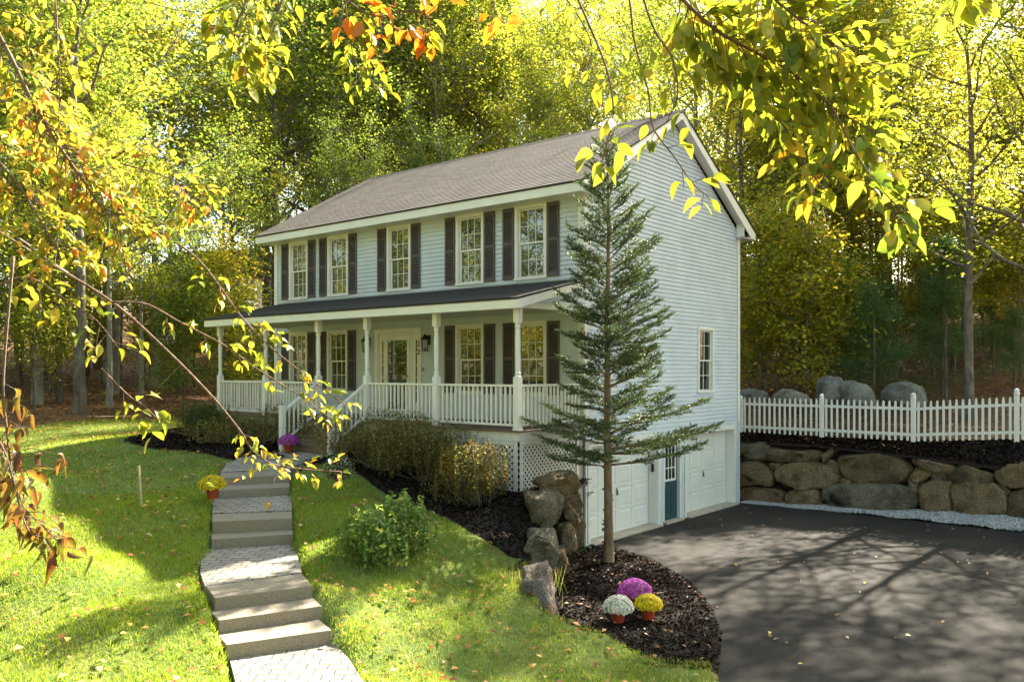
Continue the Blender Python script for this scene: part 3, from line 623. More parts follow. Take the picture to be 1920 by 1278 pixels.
for i in (1, 2): u = a+.05+(b_-a-.1)*i/3; e.box(-.049, u-.012, v0+.05, -.034, u+.012, v1-.05); v = v0+.05+(v1-v0-.1)*i/3; e.box(-.0488, a+.05, v-.012, -.035, b_-.05, v+.012)
e.build('window', M['white'], ed); MB().poly([(-.046, a+.05, v0+.05), (-.046, b_-.05, v0+.05), (-.046, b_-.05, v1-.05), (-.046, a+.05, v1-.05)]).build('pane', M['glass'], ed, recalc=False)
e = MB(); e.tube([(-.045, 3.56, .98), (.0, 3.56, .98), (.01, 3.56, .98)], [.012, .012, .028], 10); e.tube([(-.045, 3.56, 1.10), (-.02, 3.56, 1.10)], [.024, .024], 10); e.build('handle', M['brass'], ed)
MB().box(-.06, 3.46, -.2, .14, 4.34, .045).build('sill', M['concrete'], house)
e = MB(); e.box(-.16, 3.155, 1.33, -.09, 3.184, 1.52); e.build('keypad', M['black'], house, bevel=.004)
e = MB(); e.box(.02, .06, 1.10, .10, .16, 1.20); e.bar((.10, .11, 1.17), (.20, .10, 1.20), .07, .03); e.build('utility_box', M['white_dirty'], house, bevel=.008)
# flood light on the side wall
p = onX(1259, 766, .02); e = MB(); e.box(.02, p[1]-.05, p[2]-.05, .05, p[1]+.05, p[2]+.05)
for s_ in (-1, 1): e.tube([(.05, p[1], p[2]), (.11, p[1]+.07*s_, p[2]-.02), (.17, p[1]+.10*s_, p[2]-.06), (.24, p[1]+.12*s_, p[2]-.10)], [.018, .02, .045, .065], 12)
e.build('flood_light', M['white'], house, smooth=False)
print('house ok')

# ------------------------------------------------------------------ front walk
def rep(name, loc, label, cat, group=None): return empty(name, loc, 0, label, cat, group)
STEPS = [  # front-left, front-right, back-right, back-left (photo), z top, riser
    ((424, 1208), (622, 1180), (598, 1160), (406, 1187), .794, .17, 'lowest granite slab step above the bottom paver landing'),
    ((410, 1162), (604, 1135), (584, 1117), (393, 1144), .948, .17, 'granite slab step between the lowest slab and the wide third slab'),
    ((402, 1120), (586, 1097), (566, 1074), (386, 1098), 1.102, .17, 'granite slab step third from the bottom, edging the sunlit paver landing'),
    ((396, 1010), (550, 1000), (548, 986), (396, 996), 1.262, .16, 'granite slab step rising from the sunlit paver landing'),
    ((398, 977), (548, 970), (547, 958), (398, 963), 1.455, .18, 'granite slab step edging the small middle paver landing'),
    ((410, 918), (543, 912), (543, 902), (411, 908), 1.655, .16, 'granite slab step beside the yellow mum pot'),
    ((413, 895), (543, 889), (543, 880), (414, 886), 1.805, .15, 'highest granite slab step below the curved upper paver landing')]
for fl_, fr_, br_, bl_, z, ri, lab in STEPS:
    P = [onZ(*q, z) for q in (fl_, fr_, br_, bl_)]; m = MB(); m.prism([(p[0], p[1], z-ri-.06) for p in P], (0, 0, ri+.06))
    # extend under the step above so no gap shows
    o = m.build('granite_step', M['granite'], None, bevel=.012); tag(o, lab, 'step', 'granite slab steps of the front walk')
def pavers():
    m, t, b = newmat('grey_concrete_pavers'); v = coords(t, 'UV'); br = N(t, 'ShaderNodeTexBrick'); br.offset = .5
    br.inputs['Scale'].default_value = 1; br.inputs['Brick Width'].default_value = .23; br.inputs['Row Height'].default_value = .155; br.inputs['Mortar Size'].default_value = .009; br.inputs['Mortar Smooth'].default_value = .3
    br.inputs['Color1'].default_value = (.36, .32, .27, 1); br.inputs['Color2'].default_value = (.25, .225, .20, 1); br.inputs['Mortar'].default_value = (.035, .03, .018, 1)
    w = N(t, 'ShaderNodeTexNoise'); w.inputs['Scale'].default_value = 3.5; t.links.new(v, w.inputs['Vector']); ad = N(t, 'ShaderNodeVectorMath', operation='SCALE'); ad.inputs['Scale'].default_value = .055; t.links.new(w.outputs['Color'], ad.inputs[0])
    a2 = N(t, 'ShaderNodeVectorMath', operation='ADD'); t.links.new(v, a2.inputs[0]); t.links.new(ad.outputs[0], a2.inputs[1]); t.links.new(a2.outputs[0], br.inputs['Vector'])
    c = mixc(t, ramp(t, noise_n(t, v, 40, 6, .8), [(.45, (0, 0, 0)), (.7, (.55, .55, .55))]), br.outputs[0], (.16, .14, .10)); c = mixc(t, ramp(t, noise_n(t, v, 1.8, 5), [(.5, (0, 0, 0)), (.75, (.4, .4, .4))]), c, (.44, .40, .36))
    t.links.new(c, b.inputs['Base Color']); b.inputs['Roughness'].default_value = .9
    inv = N(t, 'ShaderNodeMath', operation='SUBTRACT'); inv.inputs[0].default_value = 1; t.links.new(br.outputs['Fac'], inv.inputs[1]); ad2 = N(t, 'ShaderNodeMath', operation='ADD'); t.links.new(inv.outputs[0], ad2.inputs[0]); t.links.new(noise_n(t, v, 60, 4), ad2.inputs[1]); bump(t, b, ad2.outputs[0], 1, .015); return m
M['paver'] = pavers()
def landing(pts, name='paver_landing'):
    P = [Vector(onZ(*q)) for q in pts]; c = sum(P, Vector())/len(P); bm = bmesh.new(); vs = [bm.verts.new(p) for p in P]; f = bm.faces.new(vs)
    ex = bmesh.ops.extrude_face_region(bm, geom=[f]); 
    for g in ex['geom']:
        if isinstance(g, bmesh.types.BMVert): g.co.z -= .14
    bmesh.ops.recalc_face_normals(bm, faces=bm.faces); ul = bm.loops.layers.uv.new('UVMap'); d = Vector((RT[0], RT[1])); e_ = Vector((FW[0], FW[1]))
    for fc in bm.faces:
        for l in fc.loops: q = l.vert.co; l[ul].uv = (q.x*d.x+q.y*d.y, q.x*e_.x+q.y*e_.y)
    bmesh.ops.triangulate(bm, faces=[x for x in bm.faces if len(x.verts) > 4]); me = bpy.data.meshes.new(name); bm.to_mesh(me); bm.free(); me.materials.append(M['paver'])
    o = bpy.data.objects.new(name, me); COL.objects.link(o); o['kind'] = 'structure'; return o
landing([(445, 1290, .625), (690, 1290, .625), (655, 1235, .625), (625, 1203, .63), (430, 1232, .63)])
landing([(384, 1098, 1.097), (566, 1072, 1.097), (560, 1050, 1.10), (552, 1018, 1.105), (396, 1026, 1.105), (378, 1045, 1.10), (375, 1070, 1.10)])
landing([(398, 961, 1.45), (547, 956, 1.45), (547, 926, 1.50), (400, 932, 1.50)])
landing([(414, 884, 1.80), (543, 879, 1.80), (560, 868, 1.85), (600, 860, 1.93), (620, 852, 1.955), (612, 843, 1.965), (540, 846, 1.96), (490, 851, 1.95), (450, 858, 1.92), (425, 868, 1.86)])
# soldier course border of the upper landing comes with the paver pattern

# ------------------------------------------------------------------ boulders
def boulder(poly, to3, depth, seed, rough=.055, sub=4, sq=.24):
    """outline (u,v) list; to3(u,v,w) world; w in -1..1 times depth"""
    poly = np.array(poly, float); c = poly.mean(0); d = poly-c; ang = np.arctan2(d[:, 1], d[:, 0]); o = np.argsort(ang); ang = ang[o]; rad = np.hypot(d[:, 0], d[:, 1])[o]
    pa = np.concatenate([ang-2*np.pi, ang, ang+2*np.pi]); pr_ = np.concatenate([rad]*3)
    # straight-edge interpolation between outline points
    px = pr_*np.cos(pa); py = pr_*np.sin(pa)
    def R(th):
        i = np.searchsorted(pa, th)-1; x0, y0, x1, y1 = px[i], py[i], px[i+1], py[i+1]; cx, sy = math.cos(th), math.sin(th); den = (y1-y0)*cx-(x1-x0)*sy
        return (x0*(y1-y0)-y0*(x1-x0))/den if abs(den) > 1e-9 else pr_[i]
    bm = bmesh.new(); bmesh.ops.create_icosphere(bm, subdivisions=sub, radius=1); off = Vector((seed*7.3, seed*3.1, seed*1.7)); size = rad.mean()
    gg = random.Random(seed*13+1); planes = []
    for _ in range(13):
        nn = Vector((gg.gauss(0, .4), gg.gauss(0, .4), -abs(gg.gauss(0, 1)))).normalized(); planes.append((nn, gg.uniform(.52, .82)))
    for v in bm.verts:
        for nn, dd in planes:
            e = v.co.dot(nn)-dd
            if e > 0: v.co -= nn*e*.95
        x, y, w = v.co; r = min(1, math.hypot(x, y)); th = math.atan2(y, x); rr = r**sq; 
        RR = .5*(R(th)+(R(th-.12)+R(th+.12))/2)
        k = 1+.0*r; nz = noise.fractal(Vector((x, y, w))*1.6+off, .8, 2.2, 5)*rough*2.2/size*.6 + noise.noise(Vector((x, y, w))*4+off)*.04 + noise.fractal(Vector((x, y, w))*9+off, .7, 2.1, 3)*.016
        ww = math.copysign(abs(w)**.75, w)*(1+.22*noise.noise(Vector((x*1.2, y*1.2, 0))+off))
        v.co = to3(c[0]+math.cos(th)*RR*rr*(1+nz), c[1]+math.sin(th)*RR*rr*(1+nz), ww*depth*(1+nz))
    return bm
def bm_obj(bm, name, mat, parent=None, smooth=True):
    bmesh.ops.recalc_face_normals(bm, faces=bm.faces); me = bpy.data.meshes.new(name); bm.to_mesh(me); bm.free(); me.materials.append(mat)
    if smooth: me.polygons.foreach_set('use_smooth', [True]*len(me.polygons))
    o = bpy.data.objects.new(name, me); COL.objects.link(o); o.parent = parent; return o
RW = [[(60, 712), (150, 700), (235, 705), (245, 800), (60, 802)], [(218, 722), (330, 738), (430, 750), (535, 735), (542, 798), (450, 812), (240, 806), (220, 770)], [(545, 772), (608, 724), (627, 745), (560, 806)],
      [(250, 815), (322, 808), (302, 852), (255, 848)], [(60, 815), (180, 804), (240, 838), (277, 890), (240, 946), (60, 952)], [(275, 870), (340, 825), (480, 808), (570, 838), (657, 895), (642, 932), (560, 952), (430, 962), (330, 932)],
      [(622, 775), (700, 765), (930, 760), (1000, 810), (1058, 862), (1030, 922), (920, 950), (760, 932), (660, 892), (628, 820)], [(655, 900), (700, 900), (725, 925), (690, 940), (655, 930)], [(1053, 785), (1150, 800), (1303, 835), (1290, 867), (1220, 888), (1120, 848), (1058, 820)],
      [(1072, 850), (1130, 852), (1168, 880), (1100, 935), (1045, 905)], [(1300, 855), (1360, 813), (1440, 855), (1530, 880), (1522, 932), (1400, 938), (1298, 928)], [(1538, 862), (1600, 825), (1720, 815), (1860, 850), (1870, 930), (1760, 950), (1600, 952), (1536, 900)],
      [(60, 960), (200, 955), (335, 978), (322, 1052), (60, 1040)], [(335, 985), (420, 958), (522, 962), (540, 1045), (430, 1062), (328, 1050)], [(550, 955), (700, 938), (960, 943), (1080, 985), (1108, 1070), (960, 1092), (700, 1088), (555, 1055)],
      [(1092, 962), (1180, 918), (1282, 918), (1295, 1108), (1180, 1105), (1108, 1060)], [(1283, 945), (1400, 935), (1500, 933), (1600, 990), (1610, 1118), (1450, 1128), (1288, 1110)], [(1618, 980), (1704, 962), (1820, 968), (1840, 1130), (1720, 1140), (1615, 1122)],
      [(1040, 905), (1095, 935), (1090, 1000), (1040, 960)], [(1530, 935), (1600, 950), (1625, 985), (1605, 1010), (1560, 960)], [(625, 810), (655, 840), (650, 890), (600, 860), (570, 830), (590, 800)], [(1165, 880), (1300, 870), (1300, 930), (1180, 925)]]
rw = empty('retaining_wall', (3.5, 8.3, 0), 0, 'retaining wall of big brown fieldstones between driveway and picket fence', 'wall')
rw.location = (0, 0, 0)
for i, P in enumerate(RW):
    Q = []
    for x, y in P:
        p = onY(1360+x/3.043, 600+y/3.043, 8.35); Q.append((p[0], p[2]))
    q = np.array(Q); Q = q.mean(0)+(q-q.mean(0))*1.105; dd = .40 if np.ptp(q[:, 0]) > .7 else .26
    bm_obj(boulder(Q, lambda u, v, w: (u, 8.55+w, v), dd*rnd.uniform(.85, 1.1), i+1, .05), 'stone', M['rock'] if i % 7 else M['rock_grey'], rw)
x = 7.8
for r in range(6):      # the wall runs on past the frame
    for z0, z1 in ((.1, .95), (.97, 1.9)):
        w = rnd.uniform(.9, 1.3); xx = x+(0 if z0 < .5 else .35); bm_obj(boulder([(xx, z0), (xx+w, z0), (xx+w+.05, (z0+z1)/2), (xx+w-.1, z1), (xx+.1, z1), (xx-.05, (z0+z1)/2)], lambda u, v, ww: (u, 8.55+ww, v), .38, 40+r, .05), 'stone', M['rock'], rw)
    x += 1.25
# dark earth between stones
MB().poly([(-.05, 8.62, -.1), (16, 8.62, -.1), (16, 8.62, 1.45), (-.05, 8.62, 1.6)]).build('packed_earth', M['mulch'], rw, recalc=False)
# front rocks beside the spruce
def scr_boulder(pts, off, sc, Z, depth, seed, mat, name='boulder', parent=None, rough=.06):
    P = [(off[0]+x/sc, off[1]+y/sc) for x, y in pts]; c0 = at(0, 0, 1)
    Q = []
    for x, y in P: p = at(x, y, Z)-CAM; Q.append((float(p@RT), float(p[2])))
    def to3(u, v, w): q = CAM+RT*u+FW*(Z+w)+UP*v; return Vector(q)
    return bm_obj(boulder(Q, to3, depth, seed, rough, 4, .38), name, mat, parent)
o4 = (940, 860); s4 = 3.364
rwf = empty('boulder_wall', (0, 0, 0), 0, 'stack of mossy boulders holding the lawn beside the garage corner', 'wall')
scr_boulder([(200, 140), (300, 100), (390, 75), (470, 82), (492, 150), (455, 240), (385, 275), (250, 205)], o4, s4, 15.9, .5, 61, M['rock'], 'stone', rwf)
scr_boulder([(145, 215), (250, 195), (380, 190), (400, 260), (345, 420), (240, 465), (185, 385), (150, 290)], o4, s4, 15.5, .5, 62, M['rock_grey'], 'stone', rwf)
scr_boulder([(375, 290), (440, 268), (502, 400), (450, 442), (405, 375)], o4, s4, 16.0, .35, 63, M['rock'], 'stone', rwf)
scr_boulder([(330, 420), (430, 370), (470, 470), (492, 555), (430, 600), (345, 590)], o4, s4, 15.9, .45, 64, M['rock'], 'stone', rwf)
scr_boulder([(345, 560), (400, 560), (430, 700), (350, 760), (320, 650)], o4, s4, 15.2, .3, 66, M['rock'], 'stone', rwf)
for k, (x, y, z, a, b_, c_) in enumerate(((.12, -.62, .45, .26, .38, .25), (.30, -1.35, .42, .28, .36, .3), (.14, -.7, 1.0, .24, .28, .22), (.95, -2.75, .28, .26, .30, .28), (1.62, -3.6, .24, .26, .28, .28))):
    bm_obj(boulder([(-a, -b_*.8), (a*.8, -b_), (a, b_*.2), (a*.6, b_), (-a*.7, b_*.9), (-a*1.05, 0)], lambda u, v, w, x=x, y=y, z=z: (x+u*.5+w*.6, y+u*.75-w*.25, z+v), c_, 90+k, .07), 'stone', M['rock'], rwf)
tag(scr_boulder([(190, 450), (340, 465), (380, 620), (310, 712), (150, 715), (140, 570)], o4, s4, 14.2, .45, 67, M['rock_grey']), 'grey boulder between the mossy stack and the lowest pale boulder', 'boulder', 'boulders edging the lawn')
tag(scr_boulder([(130, 745), (220, 705), (318, 700), (345, 860), (332, 1085), (200, 1110), (108, 960)], o4, s4, 12.6, .55, 68, M['rock_pale'], rough=.09), 'pale pinkish boulder at the lower end of the row, beside the mulch', 'boulder', 'boulders edging the lawn')
# boulders behind the fence
o7 = (1360, 600); s7 = 3.043
for pts, Z, lab, sd_ in (([(545, 345), (600, 318), (650, 330), (665, 400), (650, 480), (545, 480)], 26.6, 'tall grey boulder left of the wide one behind the picket fence', 71),
                     ([(650, 370), (720, 345), (800, 365), (845, 420), (845, 490), (640, 490)], 26.2, 'wide grey boulder behind the middle picket fence panel', 72),
                     ([(915, 400), (970, 355), (1040, 345), (1110, 380), (1135, 440), (1120, 490), (905, 490)], 26.0, 'rounded grey boulder behind the middle fence post', 73),
                     ([(285, 430), (340, 395), (400, 392), (460, 430), (480, 480), (270, 490)], 26.8, 'low rough grey boulder behind the fence panel nearest the house', 74),
                     ([(60, 400), (150, 385), (235, 410), (250, 480), (60, 490)], 27.2, 'dark flat boulder at the house corner behind the fence', 75)):
    tag(scr_boulder(pts, o7, s7, Z, .6, sd_, M['rock_light']), lab, 'boulder', 'grey boulders behind the picket fence')

# ------------------------------------------------------------------ picket fence
FY = 9.0
fence = empty('picket_fence', (0, 0, 0), 0, 'white picket fence with round topped posts above the stone wall', 'fence')
FP = [(-.42, 1.87, 1.20), (2.03, 1.87, 1.30), (4.47, 1.86, 1.38), (6.87, 2.03, 1.36), (9.3, 2.08, 1.36), (11.7, 2.1, 1.36)]
for i, (x, zb, h) in enumerate(FP):
    m = MB(); m.box(x-.052, FY-.052, zb-.25, x+.052, FY+.052, zb+h-.13)
    m.lathe(x, FY, [(.078, zb+h-.13), (.078, zb+h-.105), (.055, zb+h-.10), (.05, zb+h-.085), (.062, zb+h-.06), (.06, zb+h-.03), (.04, zb+h-.005), (.01, zb+h+.012)], 12)
    m.build('post', M['white'], fence)
def panel(p, q, n):
    (x0, za, _), (x1, zb, _) = p, q; m = MB(); za += .10; zb += .10
    for h in (.17, .86): m.bar((x0+.06, FY, za+h), (x1-.06, FY, zb+h), .04, .075)
    for i in range(n):
        t = (i+.5)/n; x = x0+.06+(x1-x0-.12)*t; z = za+(zb-za)*t+rnd.uniform(-.008, .008); w = .030; y = FY-.022; T = z+1.07
        m.prism([(x-w, y, z), (x+w, y, z), (x+w, y, T-.085), (x+w*.55, y, T-.07), (x+w, y, T-.045), (x, y, T), (x-w, y, T-.045), (x-w*.55, y, T-.07), (x-w, y, T-.085)], (0, -.018, 0))
    m.build('picket_panel', M['white'], fence)
for i in range(5): panel(FP[i], FP[i+1], 15)
print('fence ok')

# ------------------------------------------------------------------ vegetation
def skeleton(g, H, bare, spread, nl, lean=0, r0=None, up=.38, sub=4, gnarl=.12):
    """returns MB of wood and array of twig points"""
    r0 = r0 or H*.011; m = MB(); tips = []; ph = g.uniform(0, 6.28, 2); n = 9
    tr = [(lean*H*(i/n)**1.3+gnarl*math.sin(ph[0]+i*.8)*i/n*1.5, gnarl*math.sin(ph[1]+i*.9)*i/n*1.5, H*i/n) for i in range(n+1)]
    m.tube(tr, [r0*(1.25 if i == 0 else 1)*(1-i/n)**.75+.012 for i in range(n+1)], 8, False)
    def pt(t): f = t*n; i = min(int(f), n-1); a, b = Vector(tr[i]), Vector(tr[i+1]); return a.lerp(b, f-i)
    for k in range(nl):
        t = bare+(1-bare)*((k+.5)/nl)**.9; p = pt(min(t, .985)); az = k*2.4+g.uniform(-.5, .5); rel = (t-bare)/(1-bare)
        L = spread*(1-.45*rel)*(1 if rel > .12 else .8)*g.uniform(.7, 1.15); el = up+.5*rel+g.uniform(-.15, .2); d = Vector((math.cos(az)*math.cos(el), math.sin(az)*math.cos(el), math.sin(el)))
        pts = [p]; q = p.copy(); ns = 5
        for s_ in range(ns):
            d = (d+Vector(g.normal(0, .17, 3))+Vector((0, 0, .07))).normalized(); q = q+d*L/ns; pts.append(q.copy())
        rb = max(.014, r0*.42*(1-rel*.6)); m.tube(pts, [rb*(1-i/ns)**.9+.007 for i in range(ns+1)], 5, False)
        tips += [(pp, .55) for pp in pts[3:]]
        for s_ in range(sub):
            i = 1+int(g.integers(0, ns)); i = min(i, ns); b0 = pts[i]; dd = (pts[i]-pts[i-1]).normalized(); dd = (dd+Vector(g.normal(0, .65, 3))).normalized(); l2 = L*g.uniform(.25, .5); e = b0+dd*l2*.5+Vector(g.normal(0, .08, 3)); f_ = b0+dd*l2+Vector((0, 0, .1*l2))
            m.tube([b0, e, f_], [rb*.4+.004, rb*.25+.004, .004], 4, False); tips += [(e, .5), (f_, .6)]
            for q_ in range(2):
                h_ = e.lerp(f_, g.uniform(.2, 1))+Vector(g.normal(0, .35, 3))*max(.5, l2*.4); m.tube([e, h_], [.010, .004], 3, False); tips.append((h_, .5))
    return m, tips
def crown(g, tips, per, sz, pal, rad=.55, flat=.5, bright=None):
    c = np.array([list(t[0]) for t in tips]); n = len(c)*per; i = np.repeat(np.arange(len(c)), per)
    cs = g.uniform(.45, 1.3, (len(c), 1)); pos = c[i]+g.normal(0, 1, (n, 3))*np.array([1, 1, .7])*rad*cs[i]
    nrm = unit(rand_unit(n, g)*flat*1.6+np.array([0, 0, 1.])); ax = rand_unit(n, g); L = sz*g.uniform(.7, 1.3, n)
    cl = palette(n, pal, .16, g); clump = palette(len(c), pal, .10, g); cols = cl*.55+clump[i]*.45
    return leaves_geo(pos, nrm, ax, L, L*.62, cols)
GREEN = [(.13, .19, .035, 5), (.22, .28, .045, 3), (.36, .37, .08, 2), (.06, .10, .025, 4)]
YGREEN = [(.27, .31, .04, 5), (.42, .40, .06, 3), (.13, .18, .03, 4), (.50, .36, .03, 1)]
YELLOW = [(.46, .40, .05, 4), (.34, .35, .045, 4), (.56, .35, .04, 1.6), (.15, .19, .03, 4)]
ORANGE = [(.55, .30, .03, 3), (.48, .38, .04, 4), (.50, .18, .02, 1), (.26, .29, .03, 3)]
DARKG = [(.03, .07, .014, 5), (.05, .10, .018, 3), (.08, .13, .02, 1)]
PROTO = {}; HT = {}
def proto(key, seed, H, bare, spread, nl, per, sz, pal, barkm='bark', **kw):
    g = np.random.default_rng(seed); crad = kw.pop('crad', .43); m, tips = skeleton(g, H, bare, spread, nl, **kw)
    root = empty(key.rsplit('#')[0], (0, 0, -50)); root['proto'] = 1
    m.build('trunk', M[barkm], root, smooth=True, recalc=False); V, F_, C_ = crown(g, tips, per, sz, pal, crad); npmesh('crown', V, F_, 4, M['leaf'], root, C_); HT[key] = float(np.percentile(V[:, 2], 99)); PROTO[key] = [root, False]
proto('maple_tree#0', 1, 17, .26, 6.4, 24, 30, .165, GREEN)
proto('maple_tree#1', 2, 18, .34, 6.0, 22, 29, .165, YGREEN, 'bark_light')
proto('maple_tree#2', 3, 16, .24, 5.8, 24, 29, .165, YELLOW)
proto('oak_tree#0', 4, 17, .28, 7.0, 22, 32, .165, GREEN, 'bark_light', r0=.26, up=.75, sub=5, gnarl=.3)
proto('oak_tree#1', 5, 16, .22, 6.5, 22, 29, .165, YGREEN, 'bark_light', r0=.22, up=.8, sub=5, gnarl=.35)
proto('slender_tree#0', 6, 15, .40, 4.0, 18, 27, .16, YGREEN, r0=.11)
proto('slender_tree#1', 7, 14, .30, 3.8, 18, 27, .16, YELLOW, r0=.09)
proto('sapling#0', 8, 6.5, .15, 2.3, 18, 20, .14, YGREEN, r0=.035, crad=.4)
proto('sapling#1', 9, 5.5, .18, 2.0, 16, 20, .14, YELLOW, r0=.03, crad=.4)
proto('sapling#2', 10, 5.0, .15, 1.8, 14, 20, .13, GREEN, r0=.03, crad=.4)
proto('maple_tree#3', 12, 15, .22, 5.8, 24, 29, .16, ORANGE)
proto('maple_tree#4', 14, 17, .34, 6.0, 22, 21, .165, YGREEN, crad=.55)
proto('maple_tree#6', 16, 17, .30, 6.0, 22, 20, .17, GREEN, 'bark_light', crad=.6)
proto('maple_tree#5', 15, 17, .30, 6.0, 22, 21, .165, YGREEN+YELLOW[1:2], crad=.55)
def pine_proto(key, seed, H, R0):
    g = np.random.default_rng(seed); root = empty(key.rsplit('#')[0], (0, 0, -50)); m = MB(); m.tube([(0, 0, 0), (.03, 0, H*.5), (0, 0, H)], [.06, .04, .01], 6, False); tw = []
    for k in range(int(H*7)):
        t = g.uniform(.1, .98); az = g.uniform(0, 6.28); L = R0*(1-t)**.7*g.uniform(.6, 1.1)+.15; d = Vector((math.cos(az), math.sin(az), .25)); p = Vector((0, 0, H*t)); m.tube([p, p+d*L], [.015, .004], 3, False)
        for s_ in np.linspace(.25, 1, 5): tw.append(p+d*L*s_)
    m.build('trunk', M['bark'], root, recalc=False); c = np.array([list(q) for q in tw]); per = 60; n = len(c)*per; i = np.repeat(np.arange(len(c)), per)
    pos = c[i]+g.normal(0, .16, (n, 3)); ax = unit(rand_unit(n, g)+np.array([0, 0, .5])); V, F_, C_ = leaves_geo(pos, rand_unit(n, g), ax, .16, .016, palette(n, [(.05, .10, .03, 3), (.09, .15, .035, 2)], .2, g))
    npmesh('crown', V, F_, 4, M['needle'], root, C_); HT[key] = H; PROTO[key] = [root, False]
pine_proto('young_pine#0', 21, 5.5, 1.7); pine_proto('young_pine#1', 22, 4.2, 1.5)
NT = 0
def plant(key, x, y, scale=1, rz=None, label='', cat='tree', group=None, sink=.15, zs=1):
    global NT
    root, used = PROTO[key]; o = copy_tree(root) if used else root; PROTO[key][1] = True
    if 'proto' in o: del o['proto']
    z = float(gz(np.array([x]), np.array([y]))[0]); o.location = (x, y, z-sink); o.rotation_euler = (0, 0, rnd.uniform(0, 6.28) if rz is None else rz); s_ = scale*rnd.uniform(.9, 1.1); o.scale = (s_, s_, s_*zs)
    hh = HT[key]*s_; lim_ = (1.0+(y+8.5)*.71) if -28 < x < 8.5 else (1+(y-6)*.70) if (y > 17 and x >= 8.5) else 99
    if x > 1 and y > 17: lim_ = 1+(y-6)*.70
    if y > 0 and z+hh > lim_: q = max(.55, (lim_-z)/hh); s_ *= q; o.scale = (s_*1.0, s_*1.0, s_)
    tag(o, label, cat, group); NT += 1; return o
def toXY(px, Z): p = at(px, 694, Z); return float(p[0]), float(p[1])
PLACED = []
def free(x, y, d): return all((x-a)**2+(y-b)**2 > d*d for a, b in PLACED)
# the two spreading oaks directly behind the roof
for px, Z, k, sc, lab in ((815, 40, 'oak_tree#0', 1.0, 'spreading oak with pale forked limbs rising behind the middle of the roof ridge'), (1010, 46, 'oak_tree#1', 1.1, 'spreading oak with pale limbs behind the right part of the roof ridge'), (640, 44, 'oak_tree#0', 1.05, 'tall spreading oak behind the left end of the roof')):
    x, y = toXY(px, Z); plant(k, x, y, sc, None, lab, 'tree', 'spreading oaks behind the house'); PLACED.append((x, y))
for px, Z, k, sc in ((500, 56, 'maple_tree#4', 1.5), (585, 58, 'maple_tree#4', 1.6), (640, 57, 'maple_tree#6', 1.65), (705, 60, 'maple_tree#4', 1.7), (770, 62, 'maple_tree#6', 1.75), (840, 64, 'maple_tree#4', 1.75), (910, 66, 'maple_tree#6', 1.8), (680, 48, 'maple_tree#6', 1.4), (800, 70, 'maple_tree#4', 2.0)):
    x, y = toXY(px, Z); plant(k, x, y, sc, None, 'towering green maple closing the view beyond the roof ridge', 'tree', 'towering maples beyond the roof'); PLACED.append((x, y))
LEFTT = ((148, 30.5, 'maple_tree#0', 1.0, 'thick dark trunk of a maple at the left lawn edge'), (205, 33, 'maple_tree#1', 1, 'leaning grey trunked maple right of the thick one at the left lawn edge'), (228, 37, 'slender_tree#0', 1.15, 'slender maple between the leaning trunk and the shrubs'), (265, 35, 'maple_tree#1', .95, 'straight dark maple behind the far end of the lawn'), (112, 34, 'slender_tree#0', 1.1, 'slim tree left of the thick dark trunk'), (335, 40, 'maple_tree#0', 1.0, 'mid sized maple seen left of the porch end'), (70, 33, 'maple_tree#1', 1.0, 'maple nearest the left edge of the lawn'))
for px, Z, k, sc, lab in LEFTT:
    x, y = toXY(px, Z); plant(k, x, y, sc, None, lab, 'tree', 'trees at the left lawn edge'); PLACED.append((x, y))
def scatter(n, pxr, Zr, keys, dmin, label, group, cat='tree', sc=(.85, 1.15), ok=None, sink=.15):
    c = 0; t = 0
    while c < n and t < n*60:
        t += 1; px = rnd.uniform(*pxr); Z = math.sqrt(rnd.uniform(Zr[0]**2, Zr[1]**2)); x, y = toXY(px, Z)
        if not free(x, y, dmin) or (ok and not ok(x, y)): continue
        plant(rnd.choice(keys), x, y, rnd.uniform(*sc), None, label, cat, group, sink); PLACED.append((x, y)); c += 1
back_ok = lambda x, y: (y > 17 or x < -19.5)
scatter(13, (-260, 520), (31, 46), ['maple_tree#0', 'maple_tree#1', 'slender_tree#0'], 2.6, 'leafy green maple in the woods left of the house', 'trees in the woods left of the house', ok=back_ok, sc=(.9, 1.15))
scatter(15, (-300, 560), (46, 80), ['maple_tree#0', 'maple_tree#1', 'maple_tree#2'], 3.2, 'distant maple deep in the woods left of the house', 'distant trees left of the house', ok=back_ok, sc=(1.1, 1.45))
scatter(22, (480, 1330), (42, 82), ['maple_tree#4', 'maple_tree#6', 'maple_tree#1', 'oak_tree#1'], 3.2, 'green leaved tree in the woods behind the roof', 'trees in the woods behind the roof', ok=lambda x, y: y > 24, sc=(1.3, 1.7))
scatter(6, (430, 900), (58, 85), ['maple_tree#0', 'maple_tree#1'], 3.0, 'very tall maple deep in the woods beyond the left half of the roof', 'tall distant trees beyond the roof', ok=lambda x, y: y > 24, sc=(1.5, 1.8))
right_ok = lambda x, y: y > 13.5
for (x, y, k, sc) in ((6.5, 14.2, 'maple_tree#4', 1.0), (10.5, 15.0, 'maple_tree#5', 1.05), (8.8, 18.5, 'maple_tree#5', 1.0), (13.0, 19.0, 'maple_tree#4', 1.0), (19.5, 16.5, 'maple_tree#5', 1.05), (14.6, 14.6, 'maple_tree#4', .95), (4.6, 15.2, 'maple_tree#5', .9), (24, 14, 'maple_tree#4', 1.05)):
    plant(k, x, y, sc, None, 'tall maple at the front edge of the slope, its crown shading the driveway', 'tree', 'front row of maples on the slope'); PLACED.append((x, y))
